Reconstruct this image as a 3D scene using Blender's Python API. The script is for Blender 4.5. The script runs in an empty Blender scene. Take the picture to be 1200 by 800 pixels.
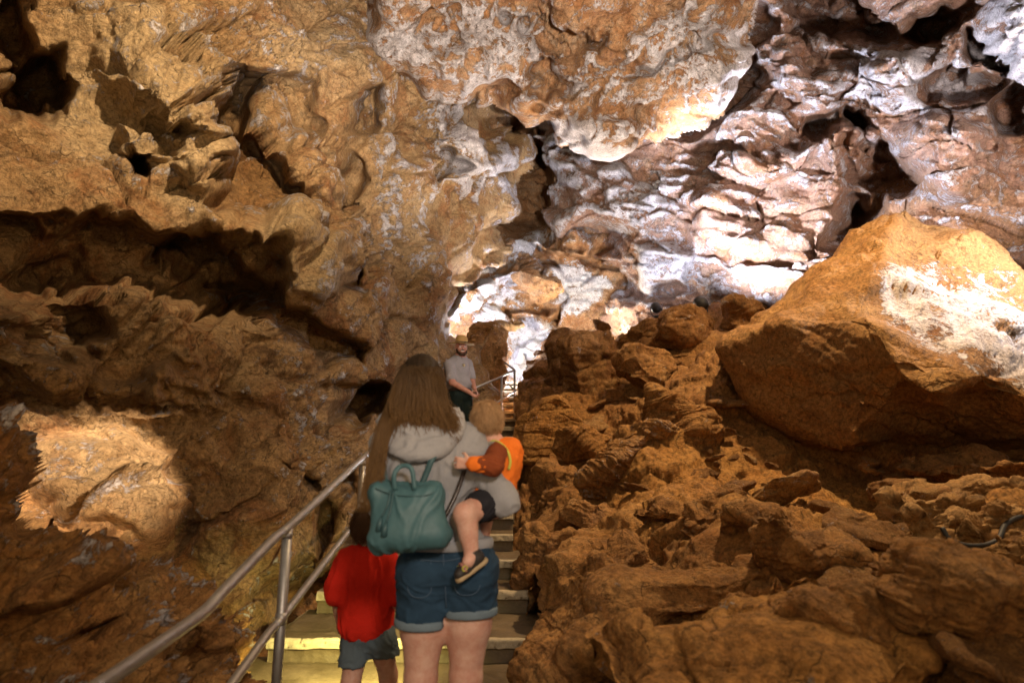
import bpy, math, random
import numpy as np
from mathutils import Vector, Matrix
random.seed(7)
F = np.float32
sc = bpy.context.scene
COL = sc.collection
R = math.radians

# ------------------------------------------------------------------ camera
CAMZ = 1.52
FPX = 720.0                      # focal length in pixels of a 1200 px wide frame
PITCH = math.atan(150 / 720)
SP, CP = math.sin(PITCH), math.cos(PITCH)
cd = bpy.data.cameras.new('camera'); cam = bpy.data.objects.new('camera', cd); COL.objects.link(cam)
cam.location = (0, 0, CAMZ); cam.rotation_euler = (math.pi / 2 + PITCH, 0, 0)
cd.sensor_width = 36; cd.lens = 36 * FPX / 1200; cd.clip_start = .05; cd.clip_end = 200
cd.dof.use_dof = True; cd.dof.focus_distance = 6.5; cd.dof.aperture_fstop = 2.0
sc.camera = cam

def at(px, py, Y):
    """world point seen at a spot of the photograph (1200 x 800) whose forward distance is Y metres"""
    u = (px - 600) / FPX; v = (400 - py) / FPX
    fy = CP - v * SP; fz = SP + v * CP
    s = Y / fy
    return np.stack([u * s, Y + 0 * s, fz * s + CAMZ], -1) if isinstance(s, np.ndarray) else np.array([u * s, Y, fz * s + CAMZ])

# ------------------------------------------------------------------ noise
def _h(ix, iy, iz, seed):
    h = (ix.astype(np.uint32) * np.uint32(374761393)) ^ (iy.astype(np.uint32) * np.uint32(668265263)) ^ (iz.astype(np.uint32) * np.uint32(2147483647 - 1290))
    h = h + np.uint32((seed * 2654435761) & 0xffffffff)
    h ^= h >> np.uint32(15); h *= np.uint32(2246822519); h ^= h >> np.uint32(13); h *= np.uint32(3266489917); h ^= h >> np.uint32(16)
    return h
def rnd(h, k=0):
    h = h + np.uint32((k * 0x9E3779B9) & 0xffffffff)
    h ^= h >> np.uint32(16); h *= np.uint32(0x85EBCA6B); h ^= h >> np.uint32(13)
    return (h & np.uint32(0xffffff)).astype(F) / F(16777216)
_G = np.array([[1,1,0],[-1,1,0],[1,-1,0],[-1,-1,0],[1,0,1],[-1,0,1],[1,0,-1],[-1,0,-1],[0,1,1],[0,-1,1],[0,1,-1],[0,-1,-1],[1,1,0],[-1,1,0],[0,-1,1],[0,-1,-1]], F)
from concurrent.futures import ThreadPoolExecutor
_pool = ThreadPoolExecutor(6)
def par(fn):
    def g(p, seed=0):
        if len(p) < 20000: return fn(p, seed)
        ch = np.array_split(p, max(6, len(p) // 30000)); r = list(_pool.map(lambda c: fn(c, seed), ch))
        return tuple(np.concatenate(x) for x in zip(*r)) if isinstance(r[0], tuple) else np.concatenate(r)
    return g
@par
def perlin(p, seed=0):
    p = p.astype(F); i = np.floor(p); f = p - i; i = i.astype(np.int64)
    w = f * f * f * (f * (f * 6 - 15) + 10)
    out = np.zeros(len(p), F)
    for a in (0, 1):
        for b in (0, 1):
            for c in (0, 1):
                g = _G[(_h(i[:, 0] + a, i[:, 1] + b, i[:, 2] + c, seed) & np.uint32(15)).astype(np.int64)]
                d = g[:, 0] * (f[:, 0] - a) + g[:, 1] * (f[:, 1] - b) + g[:, 2] * (f[:, 2] - c)
                out += d * (w[:, 0] if a else 1 - w[:, 0]) * (w[:, 1] if b else 1 - w[:, 1]) * (w[:, 2] if c else 1 - w[:, 2])
    return out
def fbm(p, octv=4, seed=0, gain=.5, lac=2.03):
    o = np.zeros(len(p), F); a = 1.; s = 0
    for k in range(octv):
        o += a * perlin(p, seed + k); s += a; a *= gain; p = p * F(lac) + F(3.7)
    return o / s
def ridged(p, octv=4, seed=0, gain=.55, lac=2.1):
    o = np.zeros(len(p), F); a = 1.; s = 0; w = 1.
    for k in range(octv):
        n = 1 - np.abs(perlin(p, seed + k)) * 2.0; n = np.clip(n, 0, 1) ** 2 * w
        w = np.clip(n * 1.6, 0, 1)
        o += a * n; s += a; a *= gain; p = p * F(lac) + F(1.3)
    return o / s
@par
def cells(p, seed=0):
    """plane displacement of irregular blocks, distance to the block edge, a random number per block"""
    p = p.astype(F); b = np.floor(p - .5).astype(np.int64)
    d1 = np.full(len(p), 9., F); d2 = np.full(len(p), 9., F)
    pl = np.zeros(len(p), F); rr = np.zeros(len(p), F)
    for x in (0, 1):
        for y in (0, 1):
            for z in (0, 1):
                h = _h(b[:, 0] + x, b[:, 1] + y, b[:, 2] + z, seed)
                c = np.stack([b[:, 0] + x + .5 + (rnd(h, 1) - .5) * .9, b[:, 1] + y + .5 + (rnd(h, 2) - .5) * .9, b[:, 2] + z + .5 + (rnd(h, 3) - .5) * .9], -1).astype(F)
                e = p - c; d = np.sqrt((e * e).sum(1))
                pv = (rnd(h, 4) - .5) + (e[:, 0] * (rnd(h, 5) - .5) + e[:, 1] * (rnd(h, 6) - .5) + e[:, 2] * (rnd(h, 7) - .5)) * 1.3
                n = d < d1
                d2 = np.where(n, d1, np.minimum(d2, d)); d1 = np.where(n, d, d1)
                pl = np.where(n, pv, pl); rr = np.where(n, rnd(h, 8), rr)
    return pl, d2 - d1, rr
def sstep(a, b, x):
    t = np.clip((x - a) / (b - a), 0, 1); return t * t * (3 - 2 * t)
def rotm(ax, ay, az):
    return np.array(Matrix.Rotation(R(az), 3, 'Z') @ Matrix.Rotation(R(ay), 3, 'Y') @ Matrix.Rotation(R(ax), 3, 'X'), F)
def strata(p, lam, rot, seed=0, warp=.25):
    """random protrusion of thin beds: returns -.5...5"""
    q = p @ rot
    w = q[:, 2] / lam + fbm(q * F(.7), 3, seed + 50) * warp / lam
    i = np.floor(w); f = w - i
    z = np.zeros_like(i)
    h0 = rnd(_h(i, z, z, seed), 2); h1 = rnd(_h(i + 1, z, z, seed), 2)
    return h0 + (h1 - h0) * sstep(.72, 1, f) - .5

# ------------------------------------------------------------------ objects
def tag(o, label=None, cat=None, group=None, kind=None):
    if label: o['label'] = label
    if cat: o['category'] = cat
    if group: o['group'] = group
    if kind: o['kind'] = kind
    return o
def empty(name, loc=(0, 0, 0), rz=0, **k):
    o = bpy.data.objects.new(name, None); COL.objects.link(o); o.location = Vector([float(c) for c in loc]); o.rotation_euler = (0, 0, rz)
    o.empty_display_size = .1
    return tag(o, **k)
def mesh(name, V, Q, mat, parent=None, smooth=True, attrs=None, **k):
    """V n x 3, Q m x 4 or m x 3 (or a list of ragged faces)"""
    me = bpy.data.meshes.new(name)
    V = np.asarray(V, F)
    if isinstance(Q, np.ndarray):
        n, c = Q.shape
        me.vertices.add(len(V)); me.vertices.foreach_set('co', V.ravel())
        me.loops.add(n * c); me.loops.foreach_set('vertex_index', Q.astype(np.int32).ravel())
        me.polygons.add(n); me.polygons.foreach_set('loop_start', np.arange(0, n * c, c, dtype=np.int32))
        try: me.polygons.foreach_set('loop_total', np.full(n, c, np.int32))
        except Exception: pass
    else:
        me.from_pydata(V.tolist(), [], Q)
    me.update(calc_edges=True)
    if smooth: me.polygons.foreach_set('use_smooth', np.ones(len(me.polygons), bool))
    for an, av in (attrs or {}).items():
        at_ = me.attributes.new(an, 'FLOAT', 'POINT'); at_.data.foreach_set('value', np.asarray(av, F))
    me.validate()
    if mat: me.materials.append(mat)
    o = bpy.data.objects.new(name, me); COL.objects.link(o)
    if parent is not None: o.parent = parent
    return tag(o, **k)

def tube(path, rad, seg=14, closed_ends=True):
    path = [np.array(p, float) for p in path]; n = len(path)
    rad = [rad] * n if np.isscalar(rad) else rad
    V = []; Q = []
    up = np.array([0, 0, 1.]); t0 = path[1] - path[0]
    a = np.cross(t0, up); a = a if np.linalg.norm(a) > 1e-5 else np.array([1., 0, 0]); a /= np.linalg.norm(a)
    for i, p in enumerate(path):
        t = (path[min(i + 1, n - 1)] - path[max(i - 1, 0)]); t /= np.linalg.norm(t)
        a = a - t * a.dot(t); a /= np.linalg.norm(a); b = np.cross(t, a)
        for k in range(seg):
            th = 2 * math.pi * k / seg; V.append(p + rad[i] * (a * math.cos(th) + b * math.sin(th)))
    for i in range(n - 1):
        for k in range(seg):
            Q.append([i * seg + k, i * seg + (k + 1) % seg, (i + 1) * seg + (k + 1) % seg, (i + 1) * seg + k])
    if closed_ends:
        Q.append(list(range(seg))[::-1]); Q.append([(n - 1) * seg + k for k in range(seg)])
    return np.array(V), Q
def merge(parts):
    V = []; Q = []; o = 0
    for v, q in parts:
        V.append(np.asarray(v, float)); Q += [[int(i) + o for i in f] for f in q]; o += len(v)
    return np.concatenate(V), Q
def curve_pts(pts, sub=8):
    """Catmull-Rom through points"""
    P = [np.array(p, float) for p in pts]; P = [2 * P[0] - P[1]] + P + [2 * P[-1] - P[-2]]; out = []
    for i in range(1, len(P) - 2):
        for k in range(sub):
            t = k / sub; a, b, c, d = P[i - 1], P[i], P[i + 1], P[i + 2]
            out.append(.5 * (2 * b + (c - a) * t + (2 * a - 5 * b + 4 * c - d) * t * t + (3 * b - a - 3 * c + d) * t ** 3))
    out.append(P[-2]); return out

# ------------------------------------------------------------------ materials
def new_mat(name):
    m = bpy.data.materials.new(name); m.use_nodes = True; nt = m.node_tree
    return m, nt, nt.nodes, nt.links, nt.nodes['Principled BSDF']
def noise_node(N, L, co, scale, detail=6, rough=.6, dist=0):
    n = N.new('ShaderNodeTexNoise'); n.inputs['Scale'].default_value = scale; n.inputs['Detail'].default_value = detail
    n.inputs['Roughness'].default_value = rough; n.inputs['Distortion'].default_value = dist
    L.new(co, n.inputs['Vector']); return n.outputs['Fac']
def ramp(N, L, fac, stops):
    r = N.new('ShaderNodeValToRGB'); L.new(fac, r.inputs['Fac']); e = r.color_ramp.elements
    while len(e) < len(stops): e.new(.5)
    for s, (p, c) in zip(e, stops):
        s.position = p; s.color = (*c, 1) if len(c) == 3 else c
    return r.outputs['Color']
def mixc(N, L, fac, a, b, mode='MIX'):
    m = N.new('ShaderNodeMix'); m.data_type = 'RGBA'; m.blend_type = mode
    for s, v in ((0, fac), (6, a), (7, b)):
        if isinstance(v, (int, float)): m.inputs[s].default_value = v
        elif isinstance(v, tuple): m.inputs[s].default_value = (*v, 1)
        else: L.new(v, m.inputs[s])
    return m.outputs[2]
def mth(N, L, op, a, b=0., c=0., clamp=False):
    m = N.new('ShaderNodeMath'); m.operation = op; m.use_clamp = clamp
    for s, v in enumerate((a, b, c)):
        if isinstance(v, (int, float)): m.inputs[s].default_value = v
        else: L.new(v, m.inputs[s])
    return m.outputs[0]
def g3(v): return (v, v, v)

def rock_material(name, cols, white=(.62, .59, .60), white2=(.50, .47, .50), mudc=(.30, .155, .055), bump=.02, wamt=0., rough=.85, spec=.3):
    m, nt, N, L, B = new_mat(name)
    tc = N.new('ShaderNodeTexCoord').outputs['Object']
    big = noise_node(N, L, tc, .9, 5, .65, .6); mid = noise_node(N, L, tc, 4.5, 6, .7, .4); fine = noise_node(N, L, tc, 26, 4, .7)
    c1 = ramp(N, L, mid, [(.25, cols[0]), (.42, cols[1]), (.56, cols[2]), (.75, cols[3])])
    c2 = ramp(N, L, mid, [(.28, cols[4]), (.5, cols[2]), (.72, cols[5])])
    bm = ramp(N, L, big, [(.38, g3(0)), (.62, g3(1))])
    c = mixc(N, L, bm, c1, c2)
    rustn = ramp(N, L, noise_node(N, L, tc, 1.7, 5, .7, .8), [(.50, g3(0)), (.62, g3(.75))])
    c = mixc(N, L, rustn, c, mixc(N, L, mid, (.20, .075, .025), (.42, .19, .07)))
    umb = ramp(N, L, noise_node(N, L, tc, 2.6, 6, .75, .6), [(.36, g3(.7)), (.46, g3(0))])
    c = mixc(N, L, umb, c, (.085, .045, .022))
    tn = N.new('ShaderNodeAttribute'); tn.attribute_name = 'tan'
    c = mixc(N, L, mth(N, L, 'ADD', tn.outputs['Fac'], mth(N, L, 'MULTIPLY', mth(N, L, 'SUBTRACT', mid, .5), 1.2), clamp=True), c, mixc(N, L, mid, (.36, .235, .105), (.66, .53, .33)))
    # mud
    am = N.new('ShaderNodeAttribute'); am.attribute_name = 'mud'
    mm = mth(N, L, 'ADD', am.outputs['Fac'], mth(N, L, 'MULTIPLY', mth(N, L, 'SUBTRACT', mid, .5), 1.4), clamp=True)
    mudv = mixc(N, L, ramp(N, L, fine, [(.3, g3(0)), (.7, g3(1))]), tuple(x * .62 for x in mudc), tuple(min(1, x * 1.35) for x in mudc))
    mudv = mixc(N, L, ramp(N, L, noise_node(N, L, tc, 2.2, 5, .65, .5), [(.40, g3(.0)), (.60, g3(.55))]), mudv, (mudc[0] * 1.35, mudc[1] * 1.6, mudc[2] * 1.9))
    c = mixc(N, L, mm, c, mudv)
    # white crust: patchy with sharp torn edges
    aw = N.new('ShaderNodeAttribute'); aw.attribute_name = 'white'
    n1 = noise_node(N, L, tc, 3.2, 4, .78, 1.2)
    n3 = noise_node(N, L, tc, 13, 6, .8, 1.0)
    w = mth(N, L, 'ADD', mth(N, L, 'ADD', aw.outputs['Fac'], wamt), mth(N, L, 'MULTIPLY', mth(N, L, 'SUBTRACT', n1, .5), 2.6))
    w = mth(N, L, 'ADD', w, mth(N, L, 'MULTIPLY', mth(N, L, 'SUBTRACT', n3, .5), 2.2))
    w = ramp(N, L, w, [(.42, g3(0)), (.66, g3(1))])
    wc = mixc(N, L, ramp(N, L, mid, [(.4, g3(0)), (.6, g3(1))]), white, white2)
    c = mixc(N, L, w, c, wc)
    # small dark specks and grain
    c = mixc(N, L, mth(N, L, 'MULTIPLY', ramp(N, L, fine, [(.3, g3(1)), (.46, g3(0))]), .45), c, mixc(N, L, .5, c, (.03, .018, .01)), 'MIX')
    # pits, specks and hairline veins
    c = mixc(N, L, .8, c, ramp(N, L, noise_node(N, L, tc, 30, 5, .85, .5), [(.36, g3(.25)), (.50, g3(.85)), (.64, g3(1.25))]), 'MULTIPLY')
    vo = N.new('ShaderNodeTexVoronoi'); vo.feature = 'DISTANCE_TO_EDGE'; vo.inputs['Scale'].default_value = 5
    wn = N.new('ShaderNodeTexNoise'); wn.inputs['Scale'].default_value = 3; wn.inputs['Detail'].default_value = 6; L.new(tc, wn.inputs['Vector'])
    vv = N.new('ShaderNodeVectorMath'); vv.operation = 'MULTIPLY_ADD'; vv.inputs[1].default_value = (.5, .5, .5); L.new(wn.outputs['Color'], vv.inputs[0]); L.new(tc, vv.inputs[2]); L.new(vv.outputs[0], vo.inputs['Vector'])
    crk = mth(N, L, 'MULTIPLY', ramp(N, L, vo.outputs['Distance'], [(.0, g3(1)), (.035, g3(0))]), ramp(N, L, mid, [(.45, g3(0)), (.6, g3(1))]))
    c = mixc(N, L, mth(N, L, 'MULTIPLY', crk, .6), c, (.035, .018, .008))
    L.new(c, B.inputs['Base Color'])
    B.inputs['Roughness'].default_value = rough; B.inputs['Specular IOR Level'].default_value = spec
    bp = N.new('ShaderNodeBump'); bp.inputs['Strength'].default_value = 1.; bp.inputs['Distance'].default_value = bump * 2
    hh = mth(N, L, 'ADD', mth(N, L, 'MULTIPLY', noise_node(N, L, tc, 14, 6, .75, .8), 1.), mth(N, L, 'MULTIPLY', w, .25))
    hh = mth(N, L, 'ADD', hh, mth(N, L, 'MULTIPLY', fine, .5)); hh = mth(N, L, 'SUBTRACT', hh, mth(N, L, 'MULTIPLY', crk, .3))
    L.new(hh, bp.inputs['Height']); L.new(bp.outputs['Normal'], B.inputs['Normal'])
    return m
# ------------------------------------------------------------------ rock sheets
def rbf(ctrl, X, Y):
    c = np.array(ctrl, float); n = len(c)
    def k(d2): return np.where(d2 > 1e-9, .5 * d2 * np.log(d2 + 1e-12), 0)
    xy = c[:, :2] / 100; d2 = ((xy[:, None] - xy[None]) ** 2).sum(-1)
    A = np.zeros((n + 3, n + 3)); A[:n, :n] = k(d2) + np.eye(n) * .05; A[:n, n] = 1; A[:n, n + 1:] = xy; A[n, :n] = 1; A[n + 1:, :n] = xy.T
    b = np.zeros(n + 3); b[:n] = np.log(c[:, 2]); w = np.linalg.solve(A, b)
    out = w[n] + w[n + 1] * X / 100 + w[n + 2] * Y / 100
    for i in range(n): out = out + w[i] * k((X / 100 - xy[i, 0]) ** 2 + (Y / 100 - xy[i, 1]) ** 2)
    return np.exp(out)
def polysd(poly, X, Y):
    """distance in pixels inside the outline, negative outside"""
    d = np.full(X.shape, 1e9); ins = np.zeros(X.shape, bool); n = len(poly)
    for i in range(n):
        (x0, y0), (x1, y1) = poly[i], poly[(i + 1) % n]
        dx, dy = x1 - x0, y1 - y0; t = np.clip(((X - x0) * dx + (Y - y0) * dy) / (dx * dx + dy * dy + 1e-9), 0, 1)
        d = np.minimum(d, (X - x0 - t * dx) ** 2 + (Y - y0 - t * dy) ** 2)
        if y0 != y1: ins ^= ((y0 > Y) != (y1 > Y)) & (X < (x1 - x0) * (Y - y0) / (y1 - y0) + x0)
    return np.where(ins, 1, -1) * np.sqrt(d)
def blob(X, Y, f):
    """('e',cx,cy,rx,ry,angle,soft) -> 1 inside .. 0 outside;  ('l',[(x,y)...],width,soft)"""
    if f[0] == 'e':
        _, cx, cy, rx, ry, an, soft = f; a = R(an); dx, dy = X - cx, Y - cy
        u = (dx * math.cos(a) + dy * math.sin(a)) / rx; v = (-dx * math.sin(a) + dy * math.cos(a)) / ry
        r = np.sqrt(u * u + v * v); return 1 - sstep(1 - soft, 1, r)
    if f[0] == 'p':
        return sstep(-f[2] * .3, f[2], polysd(f[1], X, Y))
    pts = f[1]; d = np.full(X.shape, 1e9)
    for (x0, y0), (x1, y1) in zip(pts[:-1], pts[1:]):
        dx, dy = x1 - x0, y1 - y0; t = np.clip(((X - x0) * dx + (Y - y0) * dy) / (dx * dx + dy * dy + 1e-9), 0, 1)
        d = np.minimum(d, (X - x0 - t * dx) ** 2 + (Y - y0 - t * dy) ** 2)
    return 1 - sstep(f[2] * (1 - f[3]), f[2], np.sqrt(d))
def warpxy(X, Y, seed, amp=1.):
    p = np.stack([X.ravel(), Y.ravel(), np.full(X.size, seed * 7.3)], -1)
    wx = fbm(p / F(70), 3, seed) * 40 + fbm(p / F(16), 3, seed + 9) * 14
    wy = fbm(p / F(70), 3, seed + 20) * 40 + fbm(p / F(16), 3, seed + 29) * 14
    return X + wx.reshape(X.shape) * amp, Y + wy.reshape(X.shape) * amp
def normals(P):
    du = np.gradient(P, axis=1); dv = np.gradient(P, axis=0)
    n = np.cross(dv, du); l = np.linalg.norm(n, axis=-1, keepdims=True) + 1e-9; n /= l
    C = P - np.array([0, 0, CAMZ]); s = np.sign((n * -C).sum(-1, keepdims=True)); s[s == 0] = 1
    return n * s
def smooth2(A, k):
    for _ in range(k):
        B = np.pad(A, [(1, 1), (1, 1)] + [(0, 0)] * (A.ndim - 2), 'edge')
        A = (B[:-2, 1:-1] + B[2:, 1:-1] + B[1:-1, :-2] + B[1:-1, 2:] + 4 * A) / 8
    return A

BED = rotm(24, -38, 20)        # beds that dip to the right on the left wall
BEDR = rotm(10, 24, -30)
def rock(p, scale=1., blk=1., stra=1., fin=1., grain=1., mud=0., rot=BED, seed=0, flat=2.2, folds=0., el=None):
    """how far the surface stands out, metres. mud is 0..1 per vertex and softens everything"""
    an = np.array([1, 1, flat], F)
    aa = (lambda w: 1.) if el is None else (lambda w: sstep(1.5, 5., w / el))
    q = (p @ rot) * an
    wv = np.stack([fbm(p * F(1.7 / scale), 4, seed + 1), fbm(p * F(1.7 / scale), 4, seed + 2), fbm(p * F(1.7 / scale), 4, seed + 3)], -1)
    q = q + wv * F(.30 * scale)
    h = fbm(p * F(.8 / scale), 3, seed + 4) * .6
    keep = 1 - mud
    brk = .15 + .95 * sstep(-.12, .22, perlin(p * F(.62 / scale), seed + 8) + .5 * perlin(p * F(1.9 / scale), seed + 9))
    for k, (s, a) in enumerate(((1.5, .34), (.60, .11), (.24, .044), (.10, .022), (.042, .011))):
        s *= scale; pl, ed, rr = cells(q / F(s), seed + 10 + k)
        on = np.clip(1.6 * perlin(p / F(s * 3), seed + 30 + k) + .75, .1, 1)
        h = h + aa(s) * blk * a * scale ** .8 * (brk if k > 0 else 1) * (pl * on - (1 - sstep(0, .10, ed)) * .35 * on) * (keep if k > 1 else (.4 + .6 * keep))
    h = h + aa(.2 * scale) * stra * keep * (.10 * strata(q, .30 * scale, np.eye(3, dtype=F), seed + 40, .1 * scale) + .022 * strata(q, .09 * scale, np.eye(3, dtype=F), seed + 41, .08 * scale)) * np.clip(.5 + 1.5 * perlin(p * F(.9 / scale), seed + 44), 0, 1.3)
    fm = np.clip(perlin(p * F(.8 / scale), seed + 51) * 3 + .5, 0, 1)
    h = h + aa(.25 * scale) * fin * keep * fm * (.13 * scale * (ridged(q * F(2.0 / scale), 4, seed + 52) - .4))
    h = h + aa(.09 * scale) * grain * (.030 * fbm(p * F(9 / scale), 5, seed + 60, .6) * (1 + 0 * keep) + .012 * ridged(p * F(17 / scale), 4, seed + 61) * keep)
    if folds: h = h + folds * .25 * (ridged((q + wv * F(.5)) * F(1.1 / scale), 3, seed + 70, .5) - .4)
    return h

def sheet(name, box, step, ctrl, mat, feats=(), poly=None, curl=(0, 0), white=(), mud=(), seed=0, wamp=1., amp=1., tang=.10, pre=None, muddef=0., whitedef=0., web=(), tan=(), fineb=(), smooth_feats=2, **kw):
    x0, x1, y0, y1 = box
    X, Y = np.meshgrid(np.arange(x0, x1 + step, step, dtype=float), np.arange(y0, y1 + step, step, dtype=float))
    WX, WY = warpxy(X, Y, seed, wamp)
    D = rbf(ctrl, X, Y)
    fd = np.zeros_like(D)
    for a, f in feats: fd -= a * blob(WX, WY, f)
    D = D + smooth2(fd, smooth_feats)
    sd = None
    if poly is not None:
        sd = smooth2(polysd(poly, WX, WY), 14)
        if curl[0]:
            t = np.clip(sd / curl[1], 0, 1); D = D + curl[0] * (1 - np.sqrt(np.clip(1 - (1 - t) ** 2, 0, 1)))
    W = np.full_like(D, whitedef); M = np.full_like(D, muddef)
    for a, f in white: W += a * blob(WX, WY, f)
    for a, f in mud: M += a * blob(WX, WY, f)
    W = np.clip(W, -1, 1.5); M = np.clip(M, 0, 1)
    P = at(X, Y, np.maximum(D, .4))
    Nn = .75 * normals(at(X, Y, rbf(ctrl, X, Y))) + .25 * smooth2(normals(smooth2(P, 12)), 12); Nn /= np.linalg.norm(Nn, axis=-1, keepdims=True)
    p = P.reshape(-1, 3).astype(F); pe = (.7 * at(X, Y, rbf(ctrl, X, Y)) + .3 * P).reshape(-1, 3).astype(F); n = Nn.reshape(-1, 3).astype(F); m = M.ravel().astype(F)
    ed = np.maximum(np.linalg.norm(np.gradient(P, axis=0), axis=-1), np.linalg.norm(np.gradient(P, axis=1), axis=-1)).ravel().astype(F)
    h = rock(pe, mud=m, seed=seed, el=ed, **kw) * amp
    if web:
        wb_ = np.zeros_like(D)
        for a, f in web: wb_ += a * blob(WX, WY, f)
        wb_ = wb_.ravel().astype(F); q_ = pe + np.stack([fbm(pe * F(2.5), 3, seed + 90 + k) for k in range(3)], -1) * F(.35)
        for sz, am in ((.42, .11), (.17, .06), (.08, .03)):
            _, e_, _r = cells(q_ / F(sz), seed + 93); h = h + wb_ * am * ((1 - sstep(0, .16, e_)) - .45) * sstep(1.2, 3, sz * .5 / ed)
    if fineb:
        fb = np.zeros_like(D)
        for a, f in fineb: fb += a * blob(WX, WY, f)
        fb = fb.ravel().astype(F); h = h + fb * (.030 * strata(pe, .11, BED, seed + 95, .05) + .016 * strata(pe, .042, BED, seed + 96, .03))
    TN = np.zeros_like(D)
    for a, f in tan: TN += a * blob(WX, WY, f)
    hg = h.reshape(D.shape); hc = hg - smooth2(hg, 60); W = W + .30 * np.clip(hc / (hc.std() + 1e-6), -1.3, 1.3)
    sc_ = kw.get('scale', 1.)
    tv = np.stack([fbm(pe * F(3.1 / sc_), 4, seed + 80), fbm(pe * F(3.1 / sc_), 4, seed + 81), fbm(pe * F(3.1 / sc_), 4, seed + 82)], -1)
    fine = np.stack([perlin(p * F(15 / sc_), seed + 83), perlin(p * F(15 / sc_), seed + 84), perlin(p * F(15 / sc_), seed + 85)], -1)
    p = p + n * h[:, None] + tv * F(tang * sc_ * .35) * (1 - .7 * m[:, None]) * sstep(3, 10, .3 / ed)[:, None] + fine * sstep(2, 6, .07 / ed)[:, None] * F(tang * .09 * sc_)
    # faces
    ny, nx = X.shape; idx = np.arange(ny * nx).reshape(ny, nx)
    Q = np.stack([idx[:-1, :-1], idx[1:, :-1], idx[1:, 1:], idx[:-1, 1:]], -1).reshape(-1, 4)
    if sd is not None:
        ok = (sd > 0); fo = (ok[:-1, :-1] & ok[1:, :-1] & ok[1:, 1:] & ok[:-1, 1:]).ravel(); Q = Q[fo]
        used = np.zeros(ny * nx, bool); used[Q.ravel()] = True; mp = np.cumsum(used) - 1
        Q = mp[Q]; p = p[used]; m = m[used]; W = W.ravel()[used]; TN = TN.ravel()[used]
    return mesh(name, p, Q, mat, attrs={'white': W.ravel(), 'mud': m, 'tan': TN.ravel()}, **{k: v for k, v in (pre or {}).items()})

# colours (as they would look in flat daylight)
WARM = [(.14, .070, .028), (.26, .135, .055), (.38, .215, .095), (.46, .29, .15), (.20, .11, .055), (.42, .30, .19)]
TAN = [(.22, .125, .055), (.36, .215, .095), (.46, .30, .145), (.55, .40, .22), (.30, .18, .085), (.50, .36, .20)]
PINK = [(.16, .085, .055), (.30, .165, .115), (.42, .26, .19), (.55, .42, .36), (.24, .15, .12), (.50, .40, .36)]
CRUST = [(.26, .11, .040), (.48, .23, .085), (.52, .30, .15), (.62, .45, .32), (.32, .22, .17), (.60, .48, .38)]
MUD = [(.11, .052, .022), (.24, .115, .040), (.36, .18, .062), (.50, .31, .13), (.16, .08, .035), (.46, .27, .11)]
M_left = rock_material('left_rock', TAN, bump=.02)
M_right = rock_material('right_rock', PINK, bump=.025, mudc=(.30, .15, .06))
M_ceil = rock_material('ceiling_rock', CRUST, white=(.74, .70, .71), white2=(.62, .55, .53), bump=.025)
M_far = rock_material('chamber_rock', CRUST, white=(.80, .80, .84), white2=(.66, .64, .68), bump=.03)
M_mud = rock_material('clay_rock', MUD, mudc=(.40, .19, .050), bump=.016, spec=.35)
M_slab = rock_material('slab_rock', MUD, mudc=(.34, .17, .055), white=(.70, .63, .60), white2=(.52, .43, .37), bump=.012)

E = lambda cx, cy, rx, ry, an=0, soft=.5: ('e', cx, cy, rx, ry, an, soft)
def Ln(pts, w, soft=.6): return ('l', pts, w, soft)

# --- far chamber behind everything
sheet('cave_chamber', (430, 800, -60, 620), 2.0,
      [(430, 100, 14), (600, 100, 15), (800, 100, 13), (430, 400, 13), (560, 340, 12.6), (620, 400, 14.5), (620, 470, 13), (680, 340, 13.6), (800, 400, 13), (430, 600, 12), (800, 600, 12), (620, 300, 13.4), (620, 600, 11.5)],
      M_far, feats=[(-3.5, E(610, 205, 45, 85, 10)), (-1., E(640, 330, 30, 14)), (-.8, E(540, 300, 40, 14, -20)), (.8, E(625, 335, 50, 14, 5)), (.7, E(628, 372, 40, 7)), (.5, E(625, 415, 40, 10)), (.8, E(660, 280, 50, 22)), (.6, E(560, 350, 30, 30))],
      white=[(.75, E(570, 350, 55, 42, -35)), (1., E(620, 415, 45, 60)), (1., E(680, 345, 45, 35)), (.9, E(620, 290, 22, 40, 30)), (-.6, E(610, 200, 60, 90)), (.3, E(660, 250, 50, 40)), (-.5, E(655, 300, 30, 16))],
      seed=3, scale=1.1, stra=1.6, rot=rotm(0, 8, 0), flat=2.6, tang=.14, pre=dict(kind='structure'))

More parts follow.
